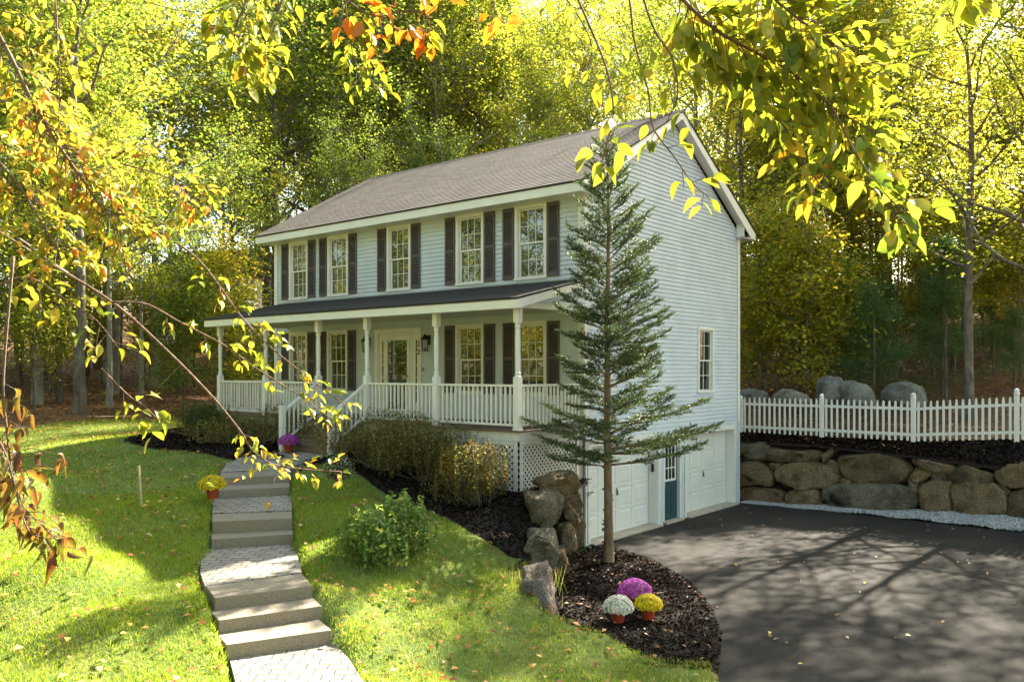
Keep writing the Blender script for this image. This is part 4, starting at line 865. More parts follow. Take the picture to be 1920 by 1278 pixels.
scatter(24, (1380, 2150), (29, 44), ['maple_tree#2', 'slender_tree#1', 'slender_tree#0', 'maple_tree#1', 'slender_tree#1'], 2.0, 'yellow green tree on the slope behind the picket fence', 'trees on the slope behind the fence', ok=lambda x, y: y > 18.5, sc=(.85, 1.1))
scatter(26, (1300, 2200), (44, 85), ['maple_tree#2', 'maple_tree#3', 'maple_tree#1', 'maple_tree#2', 'slender_tree#1'], 2.8, 'distant golden tree higher on the wooded slope', 'distant trees on the wooded slope', ok=right_ok, sc=(1.0, 1.25))
scatter(26, (-250, 500), (29, 50), ['sapling#0', 'sapling#1', 'sapling#2'], 1.8, 'yellow green sapling under the trees left of the house', 'saplings left of the house', 'sapling', ok=back_ok, sc=(.7, 1.2), sink=.05)
scatter(34, (1380, 2100), (28.5, 52), ['sapling#0', 'sapling#1', 'sapling#1'], 1.8, 'yellow leaved sapling on the slope behind the fence', 'saplings on the slope', 'sapling', ok=lambda x, y: y > 13, sc=(.7, 1.2), sink=.05)
scatter(17, (1395, 1960), (28, 38), ['young_pine#0', 'young_pine#1'], 1.6, 'soft green young pine on the slope behind the boulders', 'young pines on the slope', 'pine', ok=lambda x, y: y > 12.8, sc=(.7, 1.15), sink=.05)
scatter(12, (1390, 1950), (33, 44), ['slender_tree#0', 'slender_tree#1'], 1.3, 'slim dark trunked tree rising behind the young pines on the slope', 'slim trees behind the young pines', ok=lambda x, y: y > 18, sc=(.95, 1.15))
# woods across the road, behind the viewpoint: seen in the window panes
for i in range(42):
    x = -98+i*3.1+rnd.uniform(-1, 1); y = -30-rnd.uniform(0, 4)-(i % 2)*5
    plant(rnd.choice(['maple_tree#1', 'maple_tree#2', 'maple_tree#0', 'oak_tree#1']), x, y, rnd.uniform(1.0, 1.3), None, 'tree of the woods across the road, mirrored in the window panes', 'tree', 'trees across the road mirrored in the windows')
for i in range(46):
    x = -84+i*2.5+rnd.uniform(-1, 1); y = -25-rnd.uniform(0, 5)
    plant(rnd.choice(['sapling#0', 'sapling#1', 'sapling#2']), x, y, rnd.uniform(1.0, 1.5), None, 'young tree at the edge of the woods across the road, mirrored in the window panes', 'sapling', 'saplings across the road mirrored in the windows')
for k, (root, used) in PROTO.items():
    if not used:
        for ch in list(root.children): bpy.data.objects.remove(ch)
        bpy.data.objects.remove(root)
print('trees', NT)

# ------------------------------------------------------------------ the fir in the mulch circle
def fir():
    g = np.random.default_rng(33); bx, by = 1.45, -1.29; H = 8.45; root = empty('fir_tree', (bx, by, .03), 0, 'tall young fir with bare lower trunk standing in the mulch circle by the garage', 'fir tree')
    m = MB(); z = np.linspace(0, H, 22); m.tube([(.02*math.sin(q*1.3), .02*math.cos(q*1.7), q) for q in z], [.125 if q == 0 else .09*(1-q/H)**.85+.008 for q in z], 12, False)
    for k in range(14):
        q = rnd.uniform(.4, 2.0); a = rnd.uniform(0, 6.28); m.tube([(.08*math.cos(a), .08*math.sin(a), q), (.115*math.cos(a), .115*math.sin(a), q+.01)], [.03, .012], 6)
    m.build('trunk', M['bark_fir'], root, smooth=True, recalc=False)
    wood = MB(); segs = []
    h = 1.95
    while h < H-.15:
        t = (h-1.95)/(H-1.95); nb = 4+int(g.uniform() < .4); a0 = g.uniform(0, 6.28)
        for k in range(nb):
            az = a0+k*2*math.pi/nb+g.uniform(-.3, .3); dirh = np.array([math.cos(az), math.sin(az), 0]); side = float(dirh@RT)
            L = (1.58*(1-t)**.66+.13)*g.uniform(.55, 1.18)*(1+.28*max(side, 0)*(1 if t < .75 else 0)); el = .14+.5*t+g.uniform(-.1, .14)+.12*max(side, 0)
            p = np.array([0, 0, h+g.uniform(-.08, .08)]); pts = [p]; ns = 6
            for s_ in range(ns):
                e = el-.12+.42*(s_/ns)**1.5; d = dirh*math.cos(e)+UP*math.sin(e)+g.normal(0, .05, 3); p = p+d*L/ns; pts.append(p)
            wood.tube([Vector(q) for q in pts], [.017*(L/1.6)*(1-i/ns)+.004 for i in range(ns+1)], 5, False)
            P = np.array(pts); segs.append((P[1], P[-1])); 
            for a, b in zip(P[1:-1], P[2:]): segs.append((a, b))
            nt_ = int(L/.062)
            for j in range(nt_):
                f_ = .22+.78*(j+.5)/nt_; q = f_*ns; i = min(int(q), ns-1); c = P[i]+(P[i+1]-P[i])*(q-i); ax = unit(P[i+1]-P[i]); sd2 = np.cross(ax, UP); sd2 = unit(sd2)*(1 if j % 2 else -1)
                tl = min(.42, .10+.42*L*(1-f_)**.8*.9)*g.uniform(.7, 1.15); dd = unit(sd2*.8+ax*.75+g.normal(0, .16, 3)+UP*.08); e = c+dd*tl; segs.append((c, e))
                if tl > .2:
                    for w_ in (-1, 1): c2 = c+dd*tl*.55; e2 = c2+unit(dd*.7+np.cross(dd, UP)*w_*.7+g.normal(0, .12, 3))*tl*.42; segs.append((c2, e2))
        h += .225-.08*t+.05*g.uniform(-1, 1)
    wood.build('branches', M['bark_fir'], root, recalc=False)
    A = np.array([s_[0] for s_ in segs]); B = np.array([s_[1] for s_ in segs]); Ls = np.linalg.norm(B-A, axis=1); cnt = np.maximum(3, (Ls*210).astype(int)); i = np.repeat(np.arange(len(A)), cnt); n = len(i)
    t = g.uniform(0, 1, n)[:, None]; ax = unit(B-A)[i]; base = A[i]+(B-A)[i]*t; perp = unit(np.cross(ax, rand_unit(n, g))); d = unit(ax*.7+perp+UP*.35); Ln = g.uniform(.026, .046, n)
    tip = (t > .8)[:, 0]; cols = palette(n, [(.035, .06, .022, 5), (.065, .10, .033, 3), (.14, .18, .055, 1.5)], .15, g); cols[tip] *= 1.5
    V, F_, C_ = leaves_geo(base+d*Ln[:, None]*.5, unit(np.cross(d, rand_unit(n, g))), d, Ln, .011, cols, 0); npmesh('needles', V, F_, 4, M['needle'], root, C_); print('needles', n)
fir()

# ------------------------------------------------------------------ shrubs and flowers
def shrub(name, x, y, z, rx, ry, h, nleaf, sz, pal, label, cat='shrub', group=None, seed=1, stems=40, open_=.35, extra=None, lumps=9):
    g = np.random.default_rng(seed); root = empty(name, (x, y, z), 0, label, cat, group); m = MB()
    lc = np.stack([g.uniform(-.6, .6, lumps)*rx, g.uniform(-.6, .6, lumps)*ry, g.uniform(.18, .66, lumps)*h], 1); lr = g.uniform(.32, .48, lumps)
    tips = []
    for k in range(stems):
        c = lc[k % lumps]; e = c+g.normal(0, .28, 3)*np.array([rx, ry, h*.6]); e[2] = max(.15*h, e[2]); b0 = np.array([g.normal(0, .10)*rx, g.normal(0, .10)*ry, 0]); mid = b0*.5+e*.5+np.array([e[0]*.15, e[1]*.15, -.05*h])
        m.tube([Vector(b0), Vector(mid), Vector(e)], [.012, .008, .003], 4, False); tips.append(e)
    m.build('stems', M['bark'], root, recalc=False)
    i = g.integers(0, lumps, nleaf); u = rand_unit(nleaf, g)*(g.uniform(.25, 1, nleaf)**.45)[:, None]; rr = lr[i][:, None]; pos = lc[i]+u*rr*np.array([rx, ry, h*.85])*(1+.18*np.sin(u[:, :1]*9+u[:, 1:2]*7))
    pos = pos[pos[:, 2] > .04*h]; n = len(pos); out = unit(pos-np.array([0, 0, h*.35])); nrm = unit(out*.6+rand_unit(n, g)*.7+UP*.4)
    cols = palette(n, pal, .18, g)
    if extra is not None:
        cx, rad, pl = extra; mask = np.linalg.norm(pos-np.array(cx), axis=1) < rad*g.uniform(.6, 1.1, n); cols[mask] = palette(int(mask.sum()), pl, .15, g)
    L = sz*g.uniform(.7, 1.3, n); V, F_, C_ = leaves_geo(pos, nrm, rand_unit(n, g), L, L*.5, cols); npmesh('foliage', V, F_, 4, M['leaf'], root, C_); return root
AZ = [(.17, .17, .06, 5), (.10, .11, .04, 3), (.30, .24, .10, 2), (.30, .13, .065, 1.8), (.38, .37, .15, 1.5)]
def gzf(x, y): return float(gz(np.array([x]), np.array([y]))[0])
def P_at(px, py, y): p = onY(px, py, y); return p
for (px0, px1, ptop, y, nl, lab, sd_, ex) in (
        (600, 790, 752, -3.25, 17000, 'large brown green shrub right of the porch steps', 41, None), (745, 850, 765, -3.05, 9000, 'brown green shrub squeezed between the large one and the one with yellow tips', 42, None),
        (815, 965, 800, -3.2, 15000, 'brown green shrub with yellow tips at the right porch corner', 43, ((-.25, -.35, .85), .34, [(.55, .33, .03, 3), (.42, .34, .04, 2)])),
        (405, 540, 742, -3.2, 12000, 'dense brown green shrub left of the porch steps', 44, None), (300, 425, 728, -3.3, 12000, 'leggy green shrub at the left end of the porch', 45, None)):
    a = onY(px0, 800, y); b_ = onY(px1, 800, y); xc = (a[0]+b_[0])/2; w = (b_[0]-a[0])/2*1.1; zt = onY((px0+px1)/2, ptop, y)[2]; z0 = gzf(xc, y)-.02
    shrub('azalea_shrub', xc, y, z0, w*1.25, min(w*1.1, 1.0), (zt-z0)*.90, int(nl*1.35), .048, AZ if sd_ != 45 else [(.08, .11, .035, 3), (.05, .07, .025, 2), (.16, .17, .07, 1)], lab, 'shrub', 'shrubs along the porch', sd_, 60, extra=ex)
p = onZ(715, 1035, 1.08)
shrub('green_bush', p[0], p[1], 1.03, .98, .8, 1.02, 5200, .085, [(.10, .17, .045, 5), (.17, .25, .06, 3), (.32, .38, .11, 2)], 'rounded bright green bush growing in the lawn right of the steps', 'bush', None, 46, 40)
p = onZ(632, 905, 1.80)
shrub('white_aster', p[0], p[1], 1.85, .34, .3, .5, 2400, .035, [(.05, .08, .03, 3), (.55, .55, .50, 1.2)], 'low plant with small white blossoms at the right foot of the porch steps', 'plant', None, 47, 20)
def mum(x, y, z, r, col, label, seed, sc=1.0, potr=.11, group='potted mums'):
    g = np.random.default_rng(seed); root = empty('potted_mum', (x, y, z), 0, label, 'flower pot', group); m = MB(); ph = .17*sc
    m.lathe(0, 0, [(potr*.72*sc, 0), (potr*.98*sc, ph*.84), (potr*1.08*sc, ph*.85), (potr*1.1*sc, ph), (potr*1.0*sc, ph), (potr*.95*sc, ph*.9)], 20); m.build('pot', M['terracotta'], root, smooth=False)
    c = np.array([0, 0, ph+.04]); n = 1600; u = rand_unit(n, g); u[:, 2] = np.abs(u[:, 2])*1.0-.15; pos = c+u*np.array([r, r, r*.82])*g.uniform(.5, .93, n)[:, None]; V, F_, C_ = leaves_geo(pos, unit(u+rand_unit(n, g)*.6), rand_unit(n, g), .035, .02, palette(n, [(.03, .07, .02, 3), (.06, .11, .03, 1)], .2, g)); npmesh('foliage', V, F_, 4, M['leaf'], root, C_)
    # blossoms: rosettes of petals spread evenly over the dome
    nb = 230; k = np.arange(nb)+.5; zz = 1-k/nb*1.12; ph_ = k*2.39996; u = np.stack([np.sqrt(np.clip(1-zz**2, 0, 1))*np.cos(ph_), np.sqrt(np.clip(1-zz**2, 0, 1))*np.sin(ph_), zz], 1)
    cen = c+u*np.array([r, r, r*.82])*g.uniform(.94, 1.05, nb)[:, None]; u2 = unit(u+rand_unit(nb, g)*.22); pc = 9; i = np.repeat(np.arange(nb), pc); j = np.tile(np.arange(pc), nb); t1 = unit(np.cross(u2, UP+g.normal(0, .01, 3))); t2 = np.cross(u2, t1); a = j*2*np.pi/pc; d = t1[i]*np.cos(a)[:, None]+t2[i]*np.sin(a)[:, None]
    bl = .023*r/.19; pd = unit(d+u2[i]*.45); V, F_, C_ = leaves_geo(cen[i]+pd*bl*.5, unit(u2[i]-d*.4), pd, bl, bl*.5, np.repeat(palette(nb, col, .12, g), pc, 0)); v2, f2, c2 = leaves_geo(cen+u2*.004, u2, rand_unit(nb, g), bl*.9, bl*.8, palette(nb, [(q[0]*.7, q[1]*.7, q[2]*.55, q[3]) for q in col], .1, g))
    npmesh('blossoms', np.vstack([V, v2]), np.vstack([F_, f2+len(V)]), 4, M['petal'], root, np.vstack([C_, c2])); return root
PUR = [(.42, .09, .42, 3), (.55, .16, .52, 1)]; YEL = [(.62, .50, .02, 3), (.72, .60, .04, 1)]; WHT = [(.78, .77, .70, 1), (.66, .66, .58, 1)]
def mz(x, y): return float(low_z(x, y))-.01
for (bx, by, rr, c_, lab, s_) in ((3.72, -4.50, .225, WHT, 'white mum in a red brown pot, nearest of the three in the mulch', 51), (4.00, -4.10, .205, YEL, 'yellow mum in a red brown pot beside the white one in the mulch', 52), (3.52, -3.70, .26, PUR, 'purple mum behind the white and yellow ones in the mulch', 53)):
    mum(bx, by, mz(bx, by), rr, c_, lab, s_)
p = onZ(541, 846, 1.975); mum(p[0], p[1], 1.965, .235, PUR, 'purple mum in a red brown pot at the foot of the porch steps', 54)
p = onZ(398, 932, 1.62); mum(p[0], p[1], 1.60, .235, YEL, 'yellow mum beside the top granite steps', 55)
# blue tub with a label on the second step
p = onY(576, 812, -2.75); m = MB(); zb = FLOORZ-RI*1
tub = empty('blue_tub', (-5.95, -2.55, zb), 0, 'small blue tub with a white label standing on the porch steps', 'tub'); m.lathe(0, 0, [(.09, 0), (.115, .17), (.125, .175), (.125, .2), (.11, .2)], 20); m.build('tub', M['blue'], tub)
MB().box(-.045, -.118, .05, .045, -.106, .13).build('label_sticker', M['white'], tub)
p = onZ(266, 948, 1.6); m = MB(); m.tube([(p[0], p[1], 1.45), (p[0]-.035, p[1]-.03, 2.26)], [.022, .022], 4); tag(m.build('wooden_stake', M['stake']), 'thin pale wooden stake standing upright in the left lawn', 'stake')
# distant neighbouring house glimpsed through the left woods
nh = empty('neighbour_house', (0, 0, 0), 0, 'pale house glimpsed far behind the trees left of the porch', 'house'); x, y = toXY(365, 66); zz = gzf(x, y); m = MB(); siding(m, -4, 4, 0, 5.4, lambda u, z, o: (u, -o, z)); m.box(-4, 0, 0, 4, 7, 5.4)
nb = m.build('wall', M['white_dirty'], nh, recalc=False); r_ = MB(); r_.prism([(-4.4, -.5, 5.3), (-4.4, 3.5, 7.8), (-4.4, 7.5, 5.3)], (8.8, 0, 0)); r_.build('roof', M['shingle_dark'], nh)
for u in (-2.6, 0, 2.6):
    for v in (.9, 3.4): window(nh, u-.45, u+.45, v, v+1.3, lambda q, z, o: (q, -.02-o, z))
nh.location = (x, y, zz); nh.rotation_euler = (0, 0, R_(25))

# ------------------------------------------------------------------ grass, chips, fallen leaves
def in_view(x, y, z, pad=40):
    d = np.stack([x, y, z], -1)-CAM; Z = d@FW; px = 960+1574*(d@RT)/Z; py = 694-1574*d[..., 2]/Z; return (Z > 1) & (px > -pad) & (px < 1920+pad) & (py < 1278+pad)
def grass_ok(x, y):
    return lawn_edge(x, y) & ~inpoly(x, y, LOW) & ~inpoly(x, y, PATHP) & ~inpoly(x, y, BEDR) & ~inpoly(x, y, BEDL) & ~((y > -2.4)&(x > -11.5)) 
def grass(n, r0, r1, hgt, wid, name):
    th = rng.uniform(-.56, .56, n); r = np.sqrt(rng.uniform(r0**2, r1**2, n)); x = CAM[0]+(FW[0]*np.cos(th)+RT[0]*np.sin(th))*r; y = CAM[1]+(FW[1]*np.cos(th)+RT[1]*np.sin(th))*r
    k = grass_ok(x, y); x, y = x[k], y[k]; z = ground(x, y); k = in_view(x, y, z); x, y, z = x[k], y[k], z[k]; n = len(x)
    dens = np.sin(x*1.7+np.sin(y*1.3)*2)*np.cos(y*1.9+x*.7)+.6*np.sin(x*5.1+y*3.3); right = (x*RT[0]+y*RT[1]-(CAM@RT)) > -2.6
    k = ~(right & (rng.uniform(0, 1, n) < np.clip(.25+.25*dens, 0, .6))); x, y, z, dens, right = x[k], y[k], z[k], dens[k], right[k]; n = len(x)
    h = hgt*rng.uniform(.5, 1.3, n); a = rng.uniform(0, 6.28, n); d = np.stack([np.cos(a), np.sin(a), 0*a], 1); lean = rng.normal(0, .45, (n, 2))
    V = np.empty((n, 3, 3)); b = np.stack([x, y, z-.01], 1); V[:, 0] = b-d*wid/2; V[:, 1] = b+d*wid/2; V[:, 2] = b+np.concatenate([lean*h[:, None], h[:, None]], 1)
    c = palette(n, [(.18, .25, .02, 5), (.25, .31, .025, 3), (.10, .15, .018, 2), (.38, .35, .10, .8)], .15); dry = palette(n, [(.36, .33, .12, 3), (.22, .26, .05, 3), (.14, .20, .03, 3)], .15)
    w = np.where(right, np.clip(.55+.35*dens, .15, .95), np.clip(.04+.12*dens, 0, .3)); m_ = rng.uniform(0, 1, n) < w; c[m_] = dry[m_]
    npmesh(name, V.reshape(-1, 3), np.arange(n*3).reshape(n, 3), 3, M['grass'], None, np.repeat(c, 3, 0))['kind'] = 'stuff'; print(name, n)
    return n
grass(420000, 7.5, 17, .055, .010, 'grass'); tag(bpy.data.objects['grass'], 'short green grass blades of the near lawn', 'grass', None, 'stuff')
grass(200000, 17, 34, .06, .020, 'far_grass'); tag(bpy.data.objects['far_grass'], 'short grass blades of the lawn beyond the mulch bed', 'grass', None, 'stuff')
def litter(name, n, box, okf, zf, sz, pal, label, tilt=.35, cat='leaves'):
    x = rng.uniform(box[0], box[1], n); y = rng.uniform(box[2], box[3], n); k = okf(x, y); x, y = x[k], y[k]; z = zf(x, y)
    k = in_view(x, y, z, 80); x, y, z = x[k], y[k], z[k]; n = len(x); L = sz*rng.uniform(.6, 1.3, n); nr = unit(rand_unit(n)*tilt+UP)
    V, F_, C_ = leaves_geo(np.stack([x, y, z+.012+L*.12], 1), nr, rand_unit(n)*np.array([1, 1, .1]), L, L*.6, palette(n, pal, .2), .25); tag(npmesh(name, V, F_, 4, M['chip' if cat == 'mulch' else 'dry'], None, C_), label, cat, None, 'stuff'); print(name, n)
LP = [(.30, .13, .05, 4), (.40, .20, .07, 3), (.20, .08, .035, 3), (.50, .34, .12, 1.5), (.50, .36, .04, .8)]
litter('forest_leaf_litter', 90000, (-60, 45, -8, 60), lambda x, y: ~lawn_edge(x, y) & ((x < -18.5) | (y > 10.6)), lambda x, y: gz(x, y), .15, LP, 'brown and orange fallen leaves covering the forest floor', .5)
litter('fallen_leaves', 6500, (-18, 6, -16, 3), grass_ok, lambda x, y: ground(x, y)+.03, .10, [(.36, .15, .05, 4), (.45, .24, .08, 3), (.50, .38, .14, 1.5), (.24, .09, .035, 2)], 'scattered orange and brown leaves lying on the lawn')
litter('fallen_leaves', 260, (.5, 16, -14, 8), lambda x, y: inpoly(x, y, DRIVE), lambda x, y: 0*x, .085, [(.50, .42, .12, 3), (.45, .25, .08, 2), (.5, .45, .3, 1)], 'few yellow and tan leaves lying on the asphalt driveway')
litter('fallen_leaves', 260, (.3, 5.8, -5.8, 0), lambda x, y: inpoly(x, y, MUL), low_z, .07, [(.45, .36, .26, 3), (.36, .17, .10, 2), (.25, .10, .05, 2)], 'pale and rusty leaves lying on the mulch circle')
litter('fallen_leaves', 520, (-1, 9, 8.35, 10.8), lambda x, y: inpoly(x, y, BEDF), lambda x, y: bedf_z(x, y)+.04, .09, LP, 'rusty leaves lying on the mulch below the picket fence')
steps_z = lambda x, y: gz(x, y)+.03
CH = [(.008, .005, .004, 6), (.022, .013, .008, 3), (.05, .028, .017, 1.5), (.10, .055, .035, .3)]
litter('bark_chips', 42000, (.2, 5.8, -5.9, .1), lambda x, y: inpoly(x, y, MUL), lambda x, y: low_z(x, y)-.01, .042, CH, 'shredded dark bark chips on the mulch circle', .7, 'mulch')
litter('bark_chips', 50000, (-14, 2, -5, -.3), lambda x, y: inpoly(x, y, BEDR) | inpoly(x, y, BEDL), lambda x, y: gz(x, y)+.03, .055, CH, 'shredded dark bark chips on the beds along the porch', .7, 'mulch')
litter('bark_chips', 26000, (-1, 9, 8.35, 10.0), lambda x, y: inpoly(x, y, BEDF), lambda x, y: bedf_z(x, y)+.03, .06, CH, 'shredded dark bark chips on the bed between the fence and the wall', .8, 'mulch')
def gravel_stones(n=26000):
    x = rng.uniform(0, 14, n); y0 = np.interp(x, [0, 3.5, 7.2, 16], [7.90, 8.0, 7.92, 7.7]); y = y0+rng.uniform(-.05, 1, n)**1.0*.5; z = gravel_z(x, y); L = rng.uniform(.02, .045, n)
    V, F_, C_ = leaves_geo(np.stack([x, y, z+.01], 1), unit(rand_unit(n)*.8+UP), rand_unit(n), L, L*.9, palette(n, [(.72, .72, .74, 3), (.55, .55, .58, 2), (.40, .38, .36, .5)], .12), .3); tag(npmesh('gravel_stones', V, F_, 4, M['dry'], None, C_), 'white crushed stones along the foot of the retaining wall', 'gravel', None, 'stuff')
gravel_stones()
# tufts of tall dry grass beside the lowest boulders
g = np.random.default_rng(77); p = onZ(985, 1105, .5); n = 500; b = np.array([p[0], p[1], .42])+g.normal(0, 1, (n, 3))*np.array([.22, .28, 0]); h = g.uniform(.15, .5, n); a = g.uniform(0, 6.28, n); d = np.stack([np.cos(a), np.sin(a), 0*a], 1); V = np.empty((n, 3, 3)); V[:, 0] = b-d*.005; V[:, 1] = b+d*.005; V[:, 2] = b+np.stack([g.normal(0, .2, n)*h, g.normal(0, .2, n)*h, h], 1)
tag(npmesh('grass_tuft', V.reshape(-1, 3), np.arange(n*3).reshape(n, 3), 3, M['grass'], None, np.repeat(palette(n, [(.40, .36, .16, 3), (.22, .26, .06, 2)], .15), 3, 0)), 'tuft of tall dry grass beside the pale boulder', 'grass tuft', None, 'stuff')

# ------------------------------------------------------------------ overhanging beech branches near the viewpoint
def leaf_template(g, curl, fold):
    us = np.array([0, .12, .3, .5, .7, .87, 1.0]); ws = np.array([0, .55, .95, 1, .74, .33, 0])*.27; V = []; 
    for u, w in zip(us, ws):
        x = u; zc = -curl*u*u*.5; V += [(x, -w, zc+w*fold+.02*math.sin(u*22)), (x, 0, zc), (x, w, zc+w*fold+.02*math.cos(u*25))]
    F_ = []
    for i in range(len(us)-1): F_ += [(3*i, 3*i+1, 3*i+4, 3*i+3), (3*i+1, 3*i+2, 3*i+5, 3*i+4)]
    return np.array(V), np.array(F_)
def near_branch(label, path, Z0, Z1, r0, ntw, tl, lpt, size, pal, seed, start=.1, curl=.4, droop=.5, spread=.5, extra=(), group='leafy branches hanging into the view'):
    """path in photo points with distances Z0..Z1; twigs leave it alternately and carry leaves"""
    g = np.random.default_rng(seed); n = len(path); P = np.array([at(px, py, Z0+(Z1-Z0)*i/(n-1)) for i, (px, py) in enumerate(path)]); 
    t = np.linspace(0, n-1, n*5); idx = np.minimum(t.astype(int), n-2); fr = (t-idx)[:, None]
    Pm = np.vstack([P[0]*2-P[1], P, P[-1]*2-P[-2]]); a, b_, c, d = Pm[idx], Pm[idx+1], Pm[idx+2], Pm[idx+3]
    S = .5*((2*b_)+(-a+c)*fr+(2*a-5*b_+4*c-d)*fr**2+(-a+3*b_-3*c+d)*fr**3); root = empty('leafy_branch', tuple(S[0]), 0, label, 'branch', group); O = S[0]
    m = MB(); k = len(S); m.tube([Vector(q-O) for q in S], [r0*(1-.75*i/k)+.0012 for i in range(k)], 7); L = []; 
    def put(p, dirv, sz): L.append((p, dirv, sz))
    for j in range(ntw):
        f_ = start+(1-start)*(j+.5)/ntw; i = min(int(f_*(k-1)), k-2); p = S[i]; ax = unit(S[i+1]-S[i]); sd2 = unit(np.cross(ax, FW))*(1 if j % 2 else -1); dv = unit(ax*.7+sd2*g.uniform(.4, 1.1)+FW*g.normal(0, spread)+UP*g.uniform(-.5, .25)*droop); l2 = tl*g.uniform(.5, 1.2)
        q1 = p+dv*l2*.5+g.normal(0, .01, 3); q2 = q1+unit(dv+UP*-droop*.4)*l2*.5; m.tube([Vector(p-O), Vector(q1-O), Vector(q2-O)], [r0*.28+.0008, r0*.18+.0008, .0012], 4)
        for w_ in range(lpt):
            s_ = .25+.75*(w_+.5)/lpt; pp = p+(q1-p)*s_*2 if s_ < .5 else q1+(q2-q1)*(s_-.5)*2; sd3 = unit(np.cross(dv, UP))*(1 if w_ % 2 else -1); put(pp, unit(dv*.7+sd3*.75+UP*(-droop*g.uniform(-.1, .7))+g.normal(0, .38, 3)*np.array([1, 1, .6])), size*g.uniform(.75, 1.25))
    put(S[-1], unit(S[-1]-S[-3]+UP*-.01), size)
    for (px, py) in extra:
        kk = g.uniform(.5, 1); p = at(px, py, Z0+(Z1-Z0)*kk); near_i = np.argmin(np.linalg.norm(S-p, axis=1)); mid = (p+S[near_i])/2+np.array([0, 0, .02]); m.tube([Vector(S[near_i]-O), Vector(mid-O), Vector(p-O)], [.0022, .0018, .0012], 4)
        for w_ in range(2): put(p, unit(g.normal(0, .6, 3)+UP*-.7*droop+RT*g.normal(0, .6)), size*g.uniform(.8, 1.1))
    m.build('twigs', M['twig'], root, smooth=True, recalc=False)
    VV, FF, CC = [], [], []; off = 0; cols = palette(len(L), pal, .14, g)
    for (p, dv, sz), c_ in zip(L, cols):
        V, F_ = leaf_template(g, curl*g.uniform(.3, 2.6), g.uniform(.1, .9) if curl < 1 else g.uniform(.6, 1.4)); nr = unit(UP*1.0+g.normal(0, .42, 3)); x = dv; y_ = unit(np.cross(nr, x)); z_ = np.cross(x, y_)
        pet = p+x*sz*.12; W_ = (V[:, :1]*x+V[:, 1:2]*y_*g.uniform(.8, 1.15)+V[:, 2:3]*z_)*sz+pet-O; VV.append(W_); FF.append(F_+off); off += len(V)
        cc = np.repeat(c_[None], len(V), 0); e = np.abs(V[:, 1])/.29; cc = cc*(1-.12*e[:, None]) ; CC.append(cc)
    npmesh('leaves', np.vstack(VV), np.vstack(FF), 4, M['leaf_near'], root, np.vstack(CC), smooth=True); return root
LG = [(.27, .31, .03, 5), (.38, .39, .05, 3), (.15, .21, .025, 3), (.50, .44, .06, 1)]
LO = [(.55, .42, .06, 4), (.42, .42, .05, 5), (.58, .26, .04, 2), (.24, .31, .04, 4), (.45, .12, .03, .7)]
LR = [(.60, .17, .015, 4), (.45, .09, .015, 2), (.62, .34, .03, 2)]
LB = [(.15, .065, .025, 4), (.24, .11, .04, 2), (.09, .045, .02, 3)]
NB = near_branch
NB('thick leaning branch with golden leaves across the upper left', [(-140, -160), (0, 70), (60, 190), (105, 265), (150, 330), (195, 395), (240, 440)], 4.4, 5.0, 0.0126, 69, 0.340, 8, 0.0583, LO, 101, .12)
NB('branch of orange tinged leaves reaching right above the left woods', [(-60, 140), (60, 230), (150, 290), (240, 310), (330, 340), (375, 385)], 4.8, 5.4, 0.0063, 52, 0.260, 6, 0.0612, LO, 102, .1)
NB('branch of yellow green leaves filling the left edge', [(-160, 100), (-40, 260), (30, 340), (80, 420), (110, 470)], 4.2, 4.6, 0.0070, 34, 0.300, 8, 0.0563, LO, 103, .15)
NB('hanging twig of light green leaves in the top left corner', [(60, -160), (100, -20), (108, 80), (112, 150), (110, 240)], 4.3, 4.4, 0.0042, 20, 0.240, 5, 0.0576, LO, 104, .1)
NB('long bare branch sweeping from the left edge down to the steps', [(-120, 360), (70, 480), (210, 566), (312, 656), (394, 739), (450, 807), (472, 842), (507, 868), (560, 878), (640, 884)], 5.2, 5.8, 0.0091, 17, 0.112, 4, 0.0612, LO+LG, 105, .55, extra=((505, 940), (455, 900), (530, 900), (640, 905), (385, 905), (265, 770)))
NB('branch forking right with leaf clusters before the porch rail', [(210, 566), (274, 570), (338, 604), (424, 649), (480, 690), (560, 740), (600, 770), (630, 790)], 5.2, 5.7, 0.0056, 12, 0.140, 4, 0.0648, LG+LO[2:], 106, .2)
NB('leafy branch descending in front of the left porch roof', [(200, 380), (290, 430), (375, 490), (450, 590), (507, 650), (586, 713), (650, 760)], 5.0, 5.6, 0.0070, 18, 0.140, 4, 0.0648, LG+[(.5, .2, .02, 1)], 107, .35, extra=((490, 610), (500, 618), (520, 625)))
NB('low twig of green leaves over the left mulch bed', [(190, 690), (240, 740), (270, 760), (300, 790)], 5.0, 5.2, 0.0040, 5, 0.160, 3, 0.1000, LG, 108, .2)
NB('thin twig with yellow leaves hanging before the left tree trunks', [(-80, 580), (40, 520), (120, 560), (180, 600), (220, 650)], 4.8, 5.0, 0.0060, 16, 0.220, 3, 0.0800, YELLOW, 109, .1)
NB('drooping twig of curled brown leaves at the left edge', [(25, 480), (14, 600), (6, 720), (12, 800), (22, 880), (45, 950), (80, 985), (125, 1030)], 3.4, 3.6, 0.0050, 26, 0.100, 2, 0.0600, LB, 110, .25, curl=1.6, droop=1.3, extra=((38, 800), (80, 850), (105, 850), (120, 860), (65, 885), (15, 905)))
NB('second drooping twig of dead brown leaves in the lower left', [(-60, 760), (0, 830), (25, 900), (40, 960), (60, 1000), (110, 1010)], 3.3, 3.5, 0.0040, 18, 0.090, 2, 0.0560, LB, 111, .2, curl=1.6, droop=1.3)
NB('spray of yellow green leaves hanging from the top edge left of centre', [(520, -160), (480, -40), (450, 30), (440, 70), (470, 110)], 4.4, 4.6, 0.0060, 24, 0.260, 4, 0.0850, LG+[(.55, .2, .02, 1)], 112, .25)
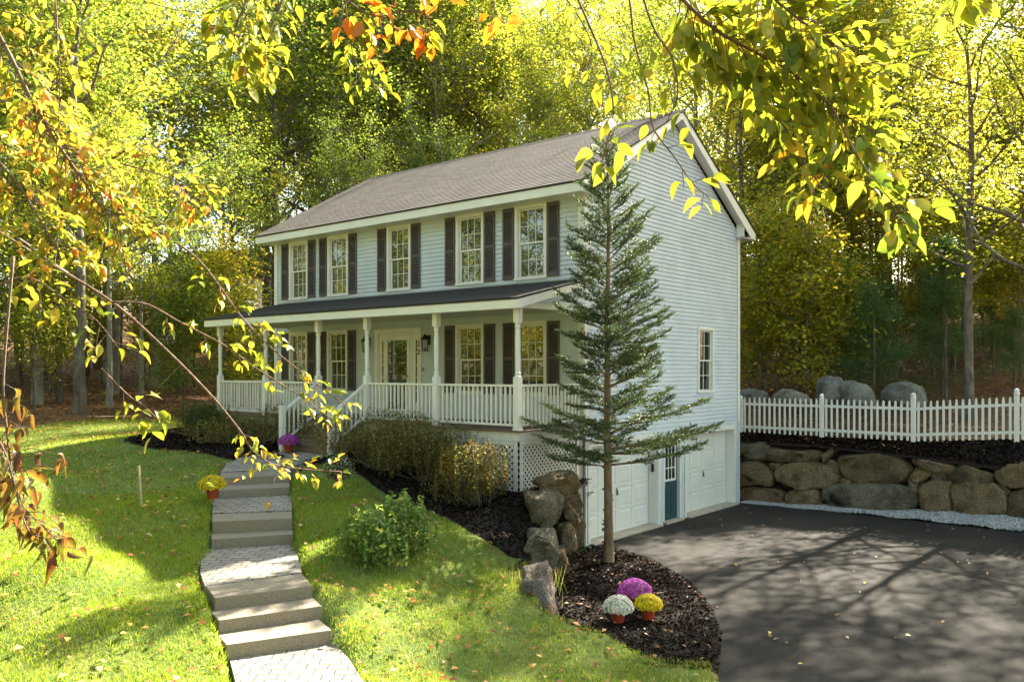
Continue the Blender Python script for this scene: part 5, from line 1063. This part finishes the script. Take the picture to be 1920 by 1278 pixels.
NB('spray of leaves over the woods at top left of centre', [(560, -120), (530, 0), (500, 70), (475, 140)], 4.6, 4.8, 0.0050, 14, 0.200, 3, 0.0800, LG, 113, .2)
NB('twig with bright orange leaves hanging at the top centre', [(560, -100), (640, -10), (700, 30), (770, 20), (810, 35)], 4.0, 4.2, 0.0050, 15, 0.160, 3, 0.0900, LR+[(.4, .4, .03, 2)], 114, .25, extra=((765, 55), (800, 20), (715, 70)))
NB('thin hanging twig with red and green leaves left of the roof', [(655, -120), (648, 0), (655, 60), (668, 120), (700, 130)], 4.0, 4.2, 0.0028, 18, 0.150, 3, 0.0612, LG+[(.5, .1, .015, 1.6)], 115, .3)
NB('single orange leaves dangling at the top middle', [(940, -110), (925, -10), (930, 25), (945, 45)], 4.2, 4.3, 0.0030, 4, 0.100, 2, 0.0850, LR, 116, .4)
NB('leafy twig at top middle before the woods', [(1000, -120), (1050, -20), (1090, 40), (1110, 90), (1100, 130)], 3.6, 3.8, 0.0035, 13, 0.170, 3, 0.0578, LG, 117, .2)
NB('dense cluster of big green leaves at the upper right', [(1130, -150), (1270, -10), (1340, 55), (1400, 90), (1490, 140), (1560, 200), (1640, 250)], 2.9, 3.2, 0.0070, 70, 0.221, 6, 0.0762, LG, 118, .18, extra=((1480, 60), (1550, 90), (1600, 130), (1650, 170), (1690, 190)))
NB('upper branch of big leaves along the top right of the dense cluster', [(1400, -140), (1440, -20), (1490, 30), (1560, 80), (1640, 140)], 2.8, 3.0, 0.0049, 44, 0.204, 4, 0.0762, LG, 119, .2)
NB('twig ending in a leaf rosette in front of the golden trees', [(1290, 50), (1350, 110), (1430, 190), (1475, 245), (1510, 310), (1545, 355)], 3.0, 3.1, 0.0035, 24, 0.119, 3, 0.0792, LG+[(.6, .3, .03, 1)], 120, .25)
NB('right hand twig ending in curled leaves above the fence woods', [(1560, 200), (1600, 280), (1640, 340), (1680, 385), (1700, 405)], 2.8, 2.9, 0.0028, 9, 0.093, 3, 0.0920, [(.14, .20, .03, 4), (.4, .4, .05, 1)], 121, .35)
NB('long hanging twig with leaves in front of the gable', [(1150, -170), (1180, 0), (1190, 80), (1215, 170), (1225, 240), (1265, 295), (1300, 345), (1330, 370)], 2.9, 3.05, 0.0031, 5, 0.085, 3, 0.0680, LG, 122, .55)
NB('twig with yellow green leaves before the fir top', [(1030, -120), (1110, 60), (1140, 140), (1150, 210), (1140, 260), (1130, 300)], 3.0, 3.1, 0.0035, 6, 0.119, 3, 0.0714, LG+[(.62, .36, .03, .7)], 123, .35)
NB('green twig between the two large clusters at the top', [(1170, -130), (1220, 40), (1260, 110), (1270, 180), (1250, 230)], 2.9, 3.0, 0.0035, 5, 0.170, 3, 0.0714, LG, 124, .25)
NB('few leaves peeking in at the top right corner', [(1760, -130), (1780, -50), (1800, -10), (1830, 0)], 3.0, 3.0, 0.0028, 8, 0.119, 2, 0.0880, LG, 125, .4)
print('objects', len(bpy.data.objects))
